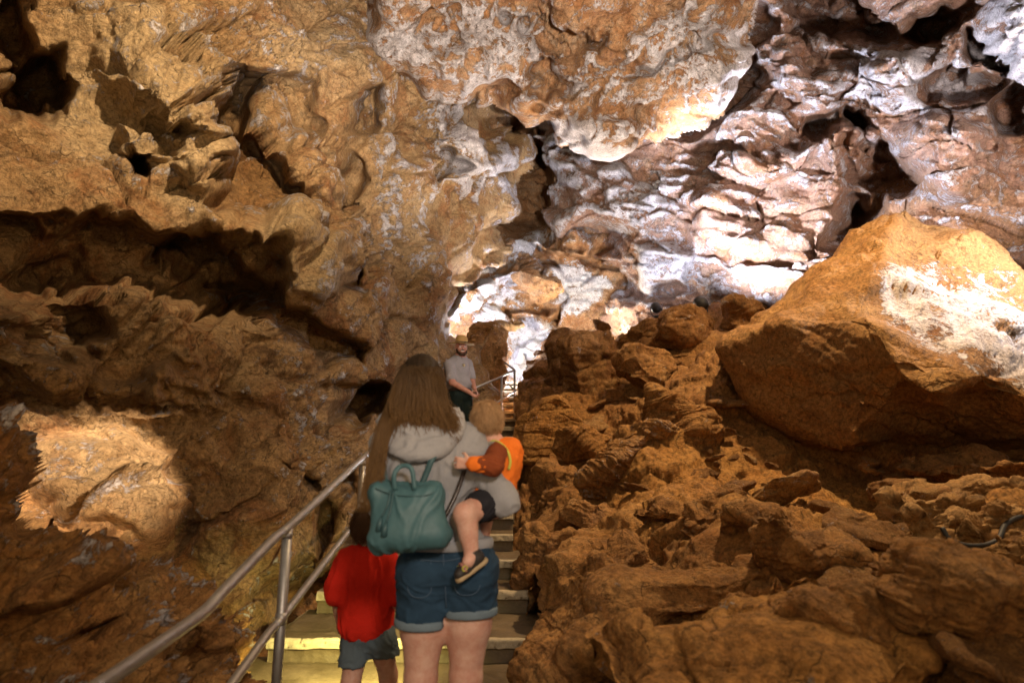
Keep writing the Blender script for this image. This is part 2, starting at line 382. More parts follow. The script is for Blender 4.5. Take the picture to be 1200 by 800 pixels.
# --- right upper wall
sheet('cave_wall', (560, 1330, -90, 520), 1.7,
      [(560, 100, 12), (640, 100, 12), (640, 250, 12.4), (650, 300, 12.6), (700, 400, 12.6), (800, 200, 10.8), (800, 350, 11), (900, 100, 9.6), (900, 350, 9.5), (1000, 60, 9), (1000, 250, 9.2), (1200, -60, 6.6), (1200, 60, 7.2), (1200, 200, 8.2), (1200, 340, 8.2), (1330, 100, 7), (1330, 300, 7.5), (900, -80, 8.6), (700, -60, 10), (1330, 500, 7), (1000, 480, 8.6)],
      M_right,
      feats=[(-1.4, E(985, 22, 75, 30, 12)), (-1.3, E(1090, 25, 50, 22)), (-.9, E(1125, 95, 62, 16, -8)), (-1.2, E(1185, 130, 30, 40, 0)), (-1.6, E(1010, 145, 13, 30, -20)), (-1.1, E(1040, 205, 42, 36, 30)), (-1.0, E(1010, 240, 30, 26)),
             (-1.1, E(1000, 260, 40, 20, -30)), (-1.3, E(1160, 60, 34, 16, 30)),
             (-1.3, Ln([(895, 10), (870, 90), (820, 135), (780, 150)], 16)), (-.8, Ln([(945, 150), (985, 132)], 10)), (-.9, E(700, 285, 46, 14, -12)),
             (.8, E(1120, 190, 55, 62, 20, .6)), (.5, E(945, 95, 60, 48, 20, .6)), (.55, E(1060, 90, 50, 34, -20, .6)), (.7, E(1200, 40, 60, 110, -20, .8)), (.5, E(915, 185, 55, 24, -6, .5)), (.5, E(740, 235, 50, 44, -40, .6)), (.45, E(780, 310, 60, 30, -30, .6)), (.5, E(985, 170, 30, 26, 0, .5)),
             (-.5, Ln([(1000, 180), (1000, 300)], 14)), (.4, E(850, 260, 60, 40, 10, .6)), (-.5, E(760, 340, 60, 8, 0)), (-.6, E(830, 180, 50, 7, 20))],
      poly=[(634, -120), (634, 150), (640, 210), (634, 262), (655, 290), (690, 300), (722, 322), (706, 352), (712, 420), (760, 560), (1400, 560), (1400, -120)], curl=(1.1, 46),
      white=[(.55, E(740, 235, 70, 40, -35)), (.6, E(775, 310, 80, 34, -25)), (.42, E(1060, 90, 120, 60, 0)), (.8, E(1200, 40, 60, 110, -20)), (.35, E(660, 190, 40, 90)), (.2, E(930, 110, 90, 60)), (.1, E(920, 200, 60, 40)), (.25, E(830, 330, 60, 40))],
      mud=[(.6, E(1170, 260, 90, 60)), (.5, E(1050, 240, 60, 60)), (.25, E(930, 280, 110, 60))],
      smooth_feats=8, seed=11, scale=1.0, stra=1.4, rot=rotm(10, 22, -20), flat=2.6, tang=.15, pre=dict(kind='structure'), whitedef=.20)

# --- left wall
sheet('cave_wall', (-130, 640, -110, 860), 1.6,
      [(-130, -100, 3.4), (0, 0, 4.2), (200, 0, 5.2), (400, 0, 7.2), (560, 0, 9), (620, 100, 11), (-130, 200, 3), (0, 200, 3.9), (200, 200, 4.8), (330, 200, 6.0), (400, 200, 7), (500, 200, 8.6), (590, 200, 10.4), (-130, 420, 2.7), (0, 400, 3.4), (200, 400, 4.4), (330, 330, 5.2),
       (400, 400, 6.6), (480, 400, 8.2), (520, 420, 9.3), (560, 300, 10.6), (590, 430, 10.6), (-130, 600, 3.8), (0, 560, 4.3), (130, 560, 4.7), (300, 560, 4.9), (420, 520, 6.4), (520, 520, 8.6), (600, 520, 10.5), (-130, 860, 4.0), (100, 760, 4.6), (250, 700, 4.8), (350, 620, 5.2), (400, 640, 5.2), (420, 800, 4.8), (250, 860, 4.0), (600, 700, 9)],
      M_left,
      feats=[(-1.3, E(28, 100, 62, 46, -30, .5)), (-.8, E(5, 20, 40, 60)), (-.9, E(172, 200, 19, 18, 0, .25)), (-.95, Ln([(-60, 250), (60, 300), (170, 300), (290, 330)], 54, .6)), (-.8, Ln([(200, 290), (330, 370), (400, 420)], 26)), (-.5, E(250, 350, 60, 30)), (-.8, E(95, 378, 50, 44, 0, .8)), (-.3, E(60, 330, 70, 36)),
             (-1.3, E(272, 140, 34, 60, 10, .5)), (-.75, E(300, 215, 62, 70, 0, .4)), (-.5, E(330, 120, 50, 40)), (-1.9, E(432, 472, 48, 30, -10, .5)), (-.8, E(520, 205, 24, 20)), (-.7, E(418, 200, 14, 50, 8)), (-.8, E(428, 130, 22, 30)), (-.7, E(410, 330, 16, 30)),
             (.5, E(190, 90, 130, 60, 40, .8)), (.35, E(165, 160, 45, 30, 20, .5)), (.3, E(240, 190, 30, 70, 0, .6)), (.35, E(225, 120, 60, 40, 20, .6)), (.45, E(345, 300, 70, 44, 20, .5)), (.35, E(370, 190, 34, 66, 8, .6)), (.5, E(480, 210, 60, 60, 20, .8)), (.6, E(545, 180, 46, 74, -18, .7)),
             (.5, E(510, 330, 60, 70, 20, .8)), (.5, E(575, 430, 28, 60, 10, .6)), (.3, E(60, 430, 60, 40, 10, .6)), (.35, E(200, 455, 60, 30, 10, .7)), (.25, E(20, 350, 40, 60, 10, .6)), (-.45, E(130, 570, 110, 70, 10, .5)), (.25, E(230, 420, 30, 20)), (-.25, E(280, 500, 60, 50)), (.3, E(150, 450, 70, 24, -10, .5)),
             (-.6, E(385, 600, 18, 30, 20)), (-.5, E(340, 570, 40, 7, 40)), (-.5, E(400, 560, 30, 10, 60)), (.35, E(400, 640, 30, 40))],
      poly=[(-200, -200), (640, -200), (560, 60), (592, 120), (604, 180), (590, 240), (602, 292), (572, 318), (542, 338), (534, 372), (560, 388), (597, 366), (602, 385), (590, 425), (592, 480), (585, 560), (540, 600), (470, 606), (430, 640), (385, 672), (335, 694), (305, 760), (290, 900), (-200, 900)], curl=(1.2, 50),
      white=[(.75, E(550, 180, 54, 90, -18)), (.25, E(480, 230, 40, 60)), (.35, E(455, 150, 20, 90, 5)), (.3, E(420, 40, 60, 50)), (.15, E(345, 300, 60, 44)), (.25, E(110, 560, 75, 60)), (.1, E(200, 100, 120, 80, 40)), (-.4, E(100, 330, 180, 60)), (.35, E(455, 260, 12, 50, 8))],
      mud=[(.75, E(290, 215, 60, 60)), (.85, E(60, 700, 380, 130, 20)), (.5, E(130, 440, 150, 40)), (.4, E(280, 520, 90, 80))],
      smooth_feats=9, web=[(1., E(290, 80, 70, 90, 20, .6)), (.8, E(440, 250, 60, 90, 10, .6)), (.7, E(30, 400, 60, 60, 0, .6)), (.7, E(520, 160, 60, 70, 0, .6)), (.6, E(380, 520, 80, 120, 0, .6))],
      tan=[(.9, E(150, 110, 150, 130, 30, .6)), (.7, E(230, 210, 50, 70)), (.75, E(345, 300, 80, 50, 20)), (.5, E(350, 60, 80, 60)), (.5, E(120, 560, 110, 80)), (.35, E(470, 260, 60, 80))],
      fineb=[(1.6, E(160, 90, 180, 130, 30, .6)), (1.2, E(290, 220, 60, 60)), (1., E(345, 300, 80, 50, 20)), (.8, E(200, 620, 160, 40))], seed=23, scale=.95, stra=.7, fin=.5, blk=.75, rot=BED, flat=2.4, tang=.13, pre=dict(kind='structure'))

# --- hanging ceiling mass
sheet('cave_ceiling', (380, 960, -130, 230), 1.7,
      [(380, -130, 5.5), (960, -130, 6), (420, 60, 7.4), (440, 110, 7.8), (560, 110, 8.2), (690, 175, 8.2), (800, 120, 8.0), (890, 10, 7.0), (650, 60, 7.2), (650, -100, 5.6), (520, 20, 7), (780, 20, 6.8), (960, 60, 7.6), (400, 200, 9), (690, 230, 8.6), (900, 200, 8.6)],
      M_ceil,
      feats=[(-.5, E(645, 95, 36, 26, 40, .6)), (-.4, E(612, 38, 12, 18)), (-.3, E(660, 30, 60, 40, 20)), (-.4, E(705, 45, 20, 12)), (-.3, E(640, 130, 26, 10, 30)), (.5, E(540, 70, 90, 50, 10, .8)), (.5, E(800, 60, 80, 70, -40, .8)), (.4, E(700, 150, 60, 24, 0, .7)), (-.3, Ln([(430, -20), (418, 60), (432, 110)], 12)), (-.4, Ln([(740, 90), (800, 60), (880, 40)], 8))],
      poly=[(418, -200), (432, 20), (416, 66), (420, 92), (470, 98), (505, 118), (560, 112), (600, 142), (640, 160), (655, 182), (720, 182), (760, 160), (810, 150), (850, 115), (884, 60), (893, -10), (960, -200)], curl=(1.3, 44),
      white=[(.45, E(560, 50, 120, 60)), (.75, E(690, 160, 60, 30)), (.5, E(820, 60, 90, 70)), (.4, E(450, 40, 50, 60)), (-.3, E(690, 40, 60, 60)), (.3, E(700, 90, 60, 40))],
      web=[(1.1, E(665, 45, 90, 60, 20, .6)), (.5, E(560, 60, 110, 60)), (.6, E(800, 70, 80, 70))], smooth_feats=5, seed=37, scale=.85, stra=.8, fin=1.1, blk=.6, rot=rotm(0, -30, 40), flat=1.8, tang=.16, pre=dict(kind='structure'), whitedef=.24)

# --- ceiling to the left of the hanging mass and overhead, so the cave closes above the frame
# --- right slope of clay and rubble: a height field
def rbf_xy(pts, X, Y):
    c = np.array(pts, float); n = len(c)
    k = lambda d2: np.where(d2 > 1e-9, .5 * d2 * np.log(d2 + 1e-12), 0)
    xy = c[:, :2]; d2 = ((xy[:, None] - xy[None]) ** 2).sum(-1); A = np.zeros((n + 3, n + 3)); A[:n, :n] = k(d2) + np.eye(n) * .02; A[:n, n] = 1; A[:n, n + 1:] = xy; A[n, :n] = 1; A[n + 1:, :n] = xy.T
    b = np.zeros(n + 3); b[:n] = c[:, 2]; w = np.linalg.solve(A, b); o = w[n] + w[n + 1] * X + w[n + 2] * Y
    for i in range(n): o = o + w[i] * k((X - xy[i, 0]) ** 2 + (Y - xy[i, 1]) ** 2)
    return o
SLOPE = [(900, 850, 2.0), (1000, 770, 2.3), (1200, 760, 2.2), (1330, 850, 1.7), (750, 850, 2.6), (660, 830, 3.2), (645, 775, 4.0), (625, 712, 4.9), (608, 655, 5.9), (602, 590, 7.2), (606, 530, 8.4), (612, 480, 9.4), (640, 430, 10.6), (640, 385, 11.4), (690, 388, 10.8),
         (700, 520, 7.4), (700, 600, 5.4), (700, 700, 4.0), (800, 520, 6.0), (800, 440, 7.6), (800, 372, 9.4), (860, 350, 9.8), (860, 420, 7.2), (1000, 600, 4.1), (1000, 550, 5.4), (1100, 600, 3.7), (1200, 610, 3.4), (1200, 550, 4.8), (1330, 600, 3.2), (1330, 520, 4.8), (900, 700, 2.9), (1000, 440, 7.8), (1200, 400, 7.8), (1330, 400, 7.4), (960, 330, 10.), (740, 372, 10.4)]
SW = np.array([at(a, b, c) for a, b, c in SLOPE])
def slope_h(x, y): return rbf_xy(SW, x, y)
def terrain():
    U = np.linspace(-.12, 1.25, 760); Yv = np.exp(np.linspace(math.log(1.3), math.log(13.), 760))
    UU, YY = np.meshgrid(U, Yv); XX = UU * YY
    Z = slope_h(XX, YY); yr = np.interp(XX, [.2, 1, 2.4, 4, 6], [10.9, 10.3, 9.6, 9.6, 9.4]); Z = Z - .9 * np.maximum(0, YY - yr) ** 1.3
    # big lumps and hollows (picture spot, forward distance, radius m, height m)
    for px, py, Yd, r, a in [(655, 500, 8.6, .55, .35), (840, 470, 6.6, .35, .35), (760, 545, 6.0, .55, .30), (820, 440, 7.2, .5, .25), (1020, 548, 5.3, 1.1, -.35), (640, 600, 6.6, .3, -.2), (660, 690, 4.6, .3, .18), (740, 640, 4.7, .4, .2), (860, 620, 4.0, .4, .15), (690, 400, 10.2, .4, .1)]:
        q = at(px, py, Yd); Z = Z + a * np.exp(-((XX - q[0]) ** 2 + (YY - q[1]) ** 2) / (r * r))
    P = np.stack([XX, YY, Z], -1); p = P.reshape(-1, 3).astype(F)
    # smooth clay in the middle, rubble elsewhere
    M = np.full(len(p), .25, F)
    for px, py, Yd, r, a in [(960, 575, 4.7, 1.1, 1.), (780, 580, 5.4, .8, .75), (655, 520, 8.4, .7, .5), (1000, 570, 4.6, 1.0, .8), (1150, 720, 2.6, .8, .3)]:
        q = at(px, py, Yd); M = M + a * np.exp(-((p[:, 0] - q[0]) ** 2 + (p[:, 1] - q[1]) ** 2) / (r * r))
    M = np.clip(M, 0, 1)
    n = np.gradient(Z, axis=0) / np.gradient(YY, axis=0), np.gradient(Z, axis=1) / np.gradient(XX, axis=1)
    N_ = np.stack([-n[1], -n[0], np.ones_like(Z)], -1); N_ = smooth2(N_, 20); N_ /= np.linalg.norm(N_, axis=-1, keepdims=True); N_ = N_.reshape(-1, 3).astype(F)
    ed = np.maximum(np.linalg.norm(np.gradient(P, axis=0), axis=-1), np.linalg.norm(np.gradient(P, axis=1), axis=-1)).ravel().astype(F)
    h = rock(p, mud=M, el=ed, scale=.62, seed=51, stra=.8, blk=1.5, fin=.9, folds=.45, rot=rotm(-20, 14, 10), flat=1.5)
    h = h + .02 * ridged(p * F(7), 3, 58) * (1 - M) + .07 * (M > -1) * fbm(p * F(3), 3, 59)
    tv = np.stack([fbm(p * F(3.4), 4, 75), fbm(p * F(3.4), 4, 76), 0 * p[:, 0]], -1)
    p = p + N_ * h[:, None] * .55 + tv * F(.05) * (1 - .6 * M[:, None])
    ny, nx = Z.shape; idx = np.arange(ny * nx).reshape(ny, nx)
    Q = np.stack([idx[:-1, :-1], idx[:-1, 1:], idx[1:, 1:], idx[1:, :-1]], -1).reshape(-1, 4)
    # nothing on the stair side
    edge = np.interp(p[:, 1], [1.2, 3.4, 4.2, 4.9, 6, 7.5, 9.5, 11, 13], [.75, .30, .2, .08, -.02, -.05, .02, .25, .4]) + .12 * fbm(p * F(1.6), 3, 62)
    ok = p[:, 0] > edge; Q = Q[ok[Q].all(1)]
    used = np.zeros(ny * nx, bool); used[Q.ravel()] = True; mp = np.cumsum(used) - 1
    return mesh('ground', p[used], mp[Q], M_mud, attrs={'white': np.full(used.sum(), -.3), 'mud': M[used]}, kind='structure')
terrain()

# --- near clay bank at the lower left, in front of the lit alcove
sheet('ground', (-160, 480, 460, 900), 1.7,
      [(-160, 480, 2.3), (0, 520, 2.7), (60, 600, 2.85), (150, 640, 3.1), (250, 670, 3.4), (330, 690, 3.9), (400, 700, 4.4), (460, 640, 4.9), (-160, 700, 2.1), (0, 700, 2.4), (150, 750, 2.8), (300, 780, 3.4), (0, 860, 2.1), (300, 880, 3.1), (460, 800, 3.8)],
      M_mud,
      feats=[(.14, E(60, 690, 60, 24, -10)), (.1, E(200, 720, 40, 20)), (-.12, E(150, 700, 40, 12, 20)), (-.15, E(120, 735, 60, 10, -20)), (.12, E(250, 740, 50, 24, 10))],
      poly=[(-300, 400), (-60, 470), (0, 520), (26, 580), (46, 618), (110, 642), (170, 664), (240, 676), (300, 700), (330, 712), (300, 760), (270, 1000), (-300, 1000)], curl=(.5, 30),
      seed=61, scale=.34, blk=.8, stra=.5, fin=.7, folds=.3, rot=rotm(10, 20, 0), flat=2., tang=.14, muddef=.35, wamp=.3, pre=dict(kind='structure'))
# ------------------------------------------------------------------ loose rocks
def subdiv(V, T, it):
    for _ in range(it):
        e = np.concatenate([T[:, [0, 1]], T[:, [1, 2]], T[:, [2, 0]]]); es = np.sort(e, 1)
        u, inv = np.unique(es, axis=0, return_inverse=True); inv = inv.ravel()
        m = (V[u[:, 0]] + V[u[:, 1]]) / 2; n = len(V); V = np.concatenate([V, m]); k = len(T)
        a, b, c = inv[:k] + n, inv[k:2 * k] + n, inv[2 * k:] + n
        T = np.concatenate([np.stack([T[:, 0], a, c], 1), np.stack([T[:, 1], b, a], 1), np.stack([T[:, 2], c, b], 1), np.stack([a, b, c], 1)])
    return V, T
def vnorm(V, T):
    n = np.cross(V[T[:, 1]] - V[T[:, 0]], V[T[:, 2]] - V[T[:, 0]]); i = T.ravel(); n3 = np.repeat(n, 3, 0)
    o = np.stack([np.bincount(i, weights=n3[:, k], minlength=len(V)) for k in range(3)], -1)
    return o / (np.linalg.norm(o, axis=1, keepdims=True) + 1e-12)
def relax(V, T, it, lam=.5):
    e = np.unique(np.sort(np.concatenate([T[:, [0, 1]], T[:, [1, 2]], T[:, [2, 0]]]), 1), axis=0)
    i0 = np.concatenate([e[:, 0], e[:, 1]]); i1 = np.concatenate([e[:, 1], e[:, 0]]); n = len(V); c = np.maximum(np.bincount(i0, minlength=n), 1)
    for _ in range(it):
        s = np.stack([np.bincount(i0, weights=V[i1, k], minlength=n) for k in range(3)], -1)
        V = V + lam * (s / c[:, None] - V)
    return V
_ico = None
def ico(it):
    t = (1 + 5 ** .5) / 2
    V = np.array([[-1, t, 0], [1, t, 0], [-1, -t, 0], [1, -t, 0], [0, -1, t], [0, 1, t], [0, -1, -t], [0, 1, -t], [t, 0, -1], [t, 0, 1], [-t, 0, -1], [-t, 0, 1]], float)
    T = np.array([[0, 11, 5], [0, 5, 1], [0, 1, 7], [0, 7, 10], [0, 10, 11], [1, 5, 9], [5, 11, 4], [11, 10, 2], [10, 7, 6], [7, 1, 8], [3, 9, 4], [3, 4, 2], [3, 2, 6], [3, 6, 8], [3, 8, 9], [4, 9, 5], [2, 4, 11], [6, 2, 10], [8, 6, 7], [9, 8, 1]])
    V /= np.linalg.norm(V, axis=1, keepdims=True)
    V, T = subdiv(V, T, it); return V / np.linalg.norm(V, axis=1, keepdims=True), T
ICO = {k: ico(k) for k in (4, 5, 6)}
def boulder(name, px, py, Y, w, h, dep, rz=0, tilt=(0, 0), seed=0, it=5, mat=None, mud=.4, white=0., planes=9, rough=1., sink=0., **k):
    """a broken rock about w x dep x h metres whose middle is seen at px, py"""
    rg = np.random.RandomState(seed); D, T = ICO[it]
    n = rg.normal(size=(planes, 3)); n[:, 2] *= 1.1; n /= np.linalg.norm(n, axis=1, keepdims=True); d = rg.uniform(.62, 1., planes)
    n = np.concatenate([n, [[0, 0, 1], [0, 0, -1]]]); d = np.concatenate([d, [.8, .8]])
    q = (D @ n.T) / d; r = 1 / (np.maximum(q, 0) ** 22).sum(1) ** (1 / 22.); r = np.minimum(r, 1.35)
    V = D * r[:, None] * np.array([w, dep, h]) / 2
    Rm = np.array(Matrix.Rotation(rz, 3, 'Z') @ Matrix.Rotation(R(tilt[0]), 3, 'X') @ Matrix.Rotation(R(tilt[1]), 3, 'Y')); V = V @ Rm.T
    c = at(px, py, Y); nn = vnorm(V, T); s = max(.12, min(1., max(w, dep, h)))
    p = (V + c).astype(F)
    hh = rock(p, mud=np.full(len(p), mud * .5, F), scale=s * .5, seed=seed + 5, folds=.1, rot=rotm(*(rg.uniform(-1, 1, 3) * [20, 20, 90])), stra=1.2, blk=1.1, fin=.5, flat=3.)
    V = V + nn * (hh[:, None] - hh.mean()) * .36 * rough
    lo = V[:, 2].min()
    return mesh(name, V - np.array([0, 0, lo]), T, mat or M_mud, attrs={'white': np.full(len(V), white), 'mud': np.full(len(V), mud)}, **k), c + np.array([0, 0, lo])
def put(name, *a, **k):
    o, c = boulder(name, *a, **k); o.location = c.tolist(); return o

# --- the huge slab
sv = {'a': (838, 408, 6.3), 'b': (905, 338, 6.5), 'c': (985, 285, 6.8), 'd': (1060, 236, 7.0), 'e': (1118, 262, 6.9), 'f': (1215, 345, 6.2), 'g': (1330, 420, 5.9),
      'h': (872, 448, 6.1), 'i': (925, 505, 5.9), 'j': (985, 532, 5.6), 'k': (1065, 500, 5.5), 'l': (1135, 512, 5.5), 'm': (1200, 540, 5.5), 'n': (1330, 580, 5.5),
      'p': (1005, 362, 5.2), 'q': (1052, 432, 4.75), 'r': (1092, 462, 4.55), 's': (1152, 438, 4.6), 't': (1215, 470, 4.6), 'u': (1330, 500, 4.6), 'o': (925, 372, 5.5),
      'A': (860, 420, 8.6), 'D': (1060, 320, 9.2), 'G': (1330, 420, 8.6), 'I': (960, 520, 7.4), 'N': (1330, 560, 7.2)}
sk = list(sv); si = {c: i for i, c in enumerate(sk)}
SV = np.array([at(*sv[c]) for c in sk])
ST = [t.split() for t in '''a b o|a o h|b c o|c p o|c d p|d e p|e s p|e f s|f g u|f u t|f t s|h o i|o p i|i p j|p q j|q k j|q r k|p s q|q s r|r s l|r l k|s t l|t m l|t u m|u n m
a A b|A D b|b D c|c D d|d D e|e D f|D G f|f G g|g G u|u G n|G N n|a h A|h i I|h I A|i j I|j k I|k l I|l m I|m n N|m N I|A I D|I N D|D N G'''.replace('\n', '|').split('|')]
ST = np.array([[si[c] for c in t] for t in ST])
# consistent winding
def orient(V, T):
    c = V.mean(0); n = np.cross(V[T[:, 1]] - V[T[:, 0]], V[T[:, 2]] - V[T[:, 0]]); f = ((V[T].mean(1) - c) * n).sum(1) < 0
    T = T.copy(); T[f] = T[f][:, ::-1]; return T
V, T = SV, orient(SV, ST)
V, T = subdiv(V, T, 4); V = relax(V, T, 4, .5); V, T = subdiv(V, T, 2); V = relax(V, T, 2)
nn = vnorm(V, T); p = V.astype(F)
# image position of each vertex, only to say where the white crust of the slab is
def pix(P):
    x, y, z = P[:, 0], P[:, 1], P[:, 2] - CAMZ; dd = y * CP + z * SP; return 600 + FPX * x / dd, 400 - FPX * (-y * SP + z * CP) / dd
X, Y = pix(V); X, Y = warpxy(X, Y, 5, .5)
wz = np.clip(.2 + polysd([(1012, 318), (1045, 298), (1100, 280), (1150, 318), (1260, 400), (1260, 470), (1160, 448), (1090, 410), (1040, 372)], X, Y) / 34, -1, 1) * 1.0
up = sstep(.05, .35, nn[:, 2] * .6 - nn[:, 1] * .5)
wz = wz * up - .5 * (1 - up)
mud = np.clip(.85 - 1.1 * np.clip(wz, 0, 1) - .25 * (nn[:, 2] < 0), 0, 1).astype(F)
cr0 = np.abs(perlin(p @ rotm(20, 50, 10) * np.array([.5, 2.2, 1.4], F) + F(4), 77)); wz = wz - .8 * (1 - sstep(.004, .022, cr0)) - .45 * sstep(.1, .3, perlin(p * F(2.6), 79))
h = rock(p, mud=np.where(nn[:, 2] < 0, .35, .75).astype(F), scale=.9, seed=91, rot=rotm(35, 25, 0), flat=2.4, stra=1.0, fin=.25, blk=.8, grain=1.2, folds=.15)
cr = np.abs(perlin(p @ rotm(20, 50, 10) * np.array([.5, 2.2, 1.4], F) + F(4), 77)); h -= .03 * (1 - sstep(0, .03, cr)) * sstep(0, .3, wz + .3)
tv = np.stack([fbm(p * F(4), 4, 95), fbm(p * F(4), 4, 96), fbm(p * F(4), 4, 97)], -1)
V = V + nn * (h[:, None] * .6) + tv * .03
b0 = np.array([SV[:, 0].mean(), SV[:, 1].mean(), V[:, 2].min()])
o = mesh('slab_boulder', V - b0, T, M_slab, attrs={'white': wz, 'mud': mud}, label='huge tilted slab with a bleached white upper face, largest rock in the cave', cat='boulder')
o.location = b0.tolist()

# --- ground contact: forward distance at which a sight line meets the slope
def ground_Y(px, py):
    Ys = np.arange(1.4, 12, .05); q = at(np.full(len(Ys), float(px)), np.full(len(Ys), float(py)), Ys); b = q[:, 2] < slope_h(q[:, 0], q[:, 1])
    return float(Ys[b.argmax()]) if b.any() else 9.
CL = rock_material('tan_stone', [(.22, .12, .045), (.34, .19, .07), (.42, .25, .10), (.52, .34, .16), (.28, .15, .06), (.48, .32, .15)], mudc=(.34, .175, .06), bump=.008)
rocks = [  # px, py of the middle, width, height in picture px, thickness ratio, turn, tilt, white, mud, label
 (1066, 602, 58, 38, .7, 20, (8, 6), .1, .1, CL, 'squarish tan stone at the left end of the stone pile below the slab'),
 (1091, 626, 40, 56, .5, -10, (0, 8), .1, .1, CL, 'upright rounded tan stone leaning at the front of the stone pile'),
 (1100, 578, 84, 24, .8, 5, (4, -4), 0, .2, CL, 'long flat stone lying across the top of the stone pile'),
 (1122, 602, 44, 28, .8, 30, (-6, 5), 0, .1, CL, 'low brown stone in the middle of the stone pile'),
 (1125, 624, 30, 26, .8, 50, (10, 0), .1, .0, CL, 'small pale stone tucked right of the upright stone'),
 (1147, 628, 28, 30, .8, 15, (0, -14), .1, .0, CL, 'small wedge shaped stone next to the black cable'),
 (1170, 612, 62, 46, .8, -20, (6, 6), 0, .2, CL, 'broad dark yellow stone right of the small wedge stone'),
 (1186, 582, 90, 30, .8, 0, (0, 5), 0, .2, CL, 'wide flat stone at the upper right of the stone pile'),
 (1112, 550, 120, 26, .6, 3, (0, 5), 0, .2, M_mud, 'long layered ledge stone directly under the huge slab'),
 (1170, 552, 66, 26, .8, 10, (0, 9), 0, .3, M_mud, 'layered stone right of the long ledge stone under the slab'),
 (1194, 646, 50, 34, .8, 10, (0, 0), 0, .3, CL, 'dark stone at the lower right corner of the stone pile'),
 (738, 542, 92, 52, .35, 25, (30, -38), .25, .55, M_slab, 'smooth pale leaning flake on the middle of the clay slope'),
 (806, 500, 96, 58, .5, -15, (12, 24), 0, .5, M_mud, 'broken wedge shaped block above the pale leaning flake'),
 (800, 386, 66, 50, .8, 20, (0, 12), .05, .2, M_slab, 'angular boulder on the ridge right below the floodlights'),
 (757, 398, 54, 40, .8, -30, (0, -8), .05, .2, M_mud, 'squat boulder on the ridge left of the angular boulder'),
 (872, 376, 50, 38, .8, 0, (0, 20), .1, .2, M_slab, 'pointed boulder on the ridge against the left tip of the huge slab'),
 (764, 432, 62, 52, .8, 10, (8, 8), .05, .3, M_slab, 'rounded tan boulder half way up the rubble slope'),
 (684, 432, 62, 84, .8, 35, (0, -6), .0, .1, M_mud, 'rugged brown boulder at the foot of the rock mass right of the passage'),
 (657, 418, 38, 74, .8, 0, (0, 3), .0, .1, M_mud, 'narrow pointed rock at the top of the stairs, right edge of the passage'),
 (648, 504, 88, 84, .8, 5, (0, 4), .0, .85, M_mud, 'big rounded clay covered boulder beside the upper steps'),
 (694, 522, 66, 44, .8, 25, (6, 12), .0, .6, M_mud, 'low clay boulder right of the rounded clay covered boulder'),
 (652, 572, 56, 46, .8, -15, (0, 10), .0, .3, M_mud, 'rough brown rock at the stair edge under the rounded boulder'),
 (700, 606, 60, 36, .8, 30, (8, 14), .0, .4, M_mud, 'low rock between the stair edge and the pale flake'),
 (640, 655, 50, 70, .8, 10, (0, 8), .0, .3, M_mud, 'upright rock right of the lower steps'),
 (784, 606, 60, 28, .8, 0, (0, 10), .05, .3, M_mud, 'thin flat rock below the pale leaning flake'),
 (846, 606, 76, 42, .6, 15, (10, -20), .05, .3, M_mud, 'tilted slab rock at the upper left of the foreground ledges'),
 (896, 628, 96, 46, .45, -20, (25, 22), .0, .3, M_mud, 'sharp crested slab rock in front of the clay floor'),
 (948, 652, 150, 62, .5, 12, (18, 26), .0, .35, M_mud, 'large roof shaped slab rock in the lower middle right'),
 (742, 664, 86, 50, .7, 40, (0, -12), .0, .3, M_mud, 'blocky rock left of the foreground ledges'),
 (850, 690, 200, 50, .5, -8, (12, -8), .0, .4, M_mud, 'long draped ledge rock crossing the foreground'),
 (700, 742, 170, 120, .6, 30, (10, -34), .0, .45, M_mud, 'big blunt rock in the foreground beside the lowest steps'),
 (1010, 724, 230, 80, .6, 10, (10, 12), .0, .4, M_mud, 'broad dark ledge rock in the right foreground'),
 (1130, 702, 190, 130, .7, -20, (0, 4), .0, .4, M_mud, 'big out of focus boulder at the lower right edge'),
 (880, 780, 330, 90, .7, 4, (0, 0), .0, .8, M_mud, 'smooth clay covered rock along the bottom edge right of the stairs'),
 (950, 396, 40, 26, .8, 0, (0, 0), .0, .3, M_mud, 'small rock wedged against the front of the slab'),
]
for i, (px, py, wp, hp, tr, rz, tl, wh, md, mt, lab) in enumerate(rocks):
    Yq = ground_Y(px, py + hp * .42); dpt = Yq * CP + (at(px, py, Yq)[2] - CAMZ) * SP; w_, h_ = wp * dpt / FPX * 1.12, hp * dpt / FPX * 1.2
    put('boulder' if wp > 70 else 'stone', px, py, Yq + w_ * .05, w_, h_, w_ * tr, R(rz), tl, seed=200 + i * 3, it=6 if wp > 85 else 5, mat=mt, mud=md, white=wh, rough=.9, label=lab, cat='boulder' if wp > 70 else 'stone')
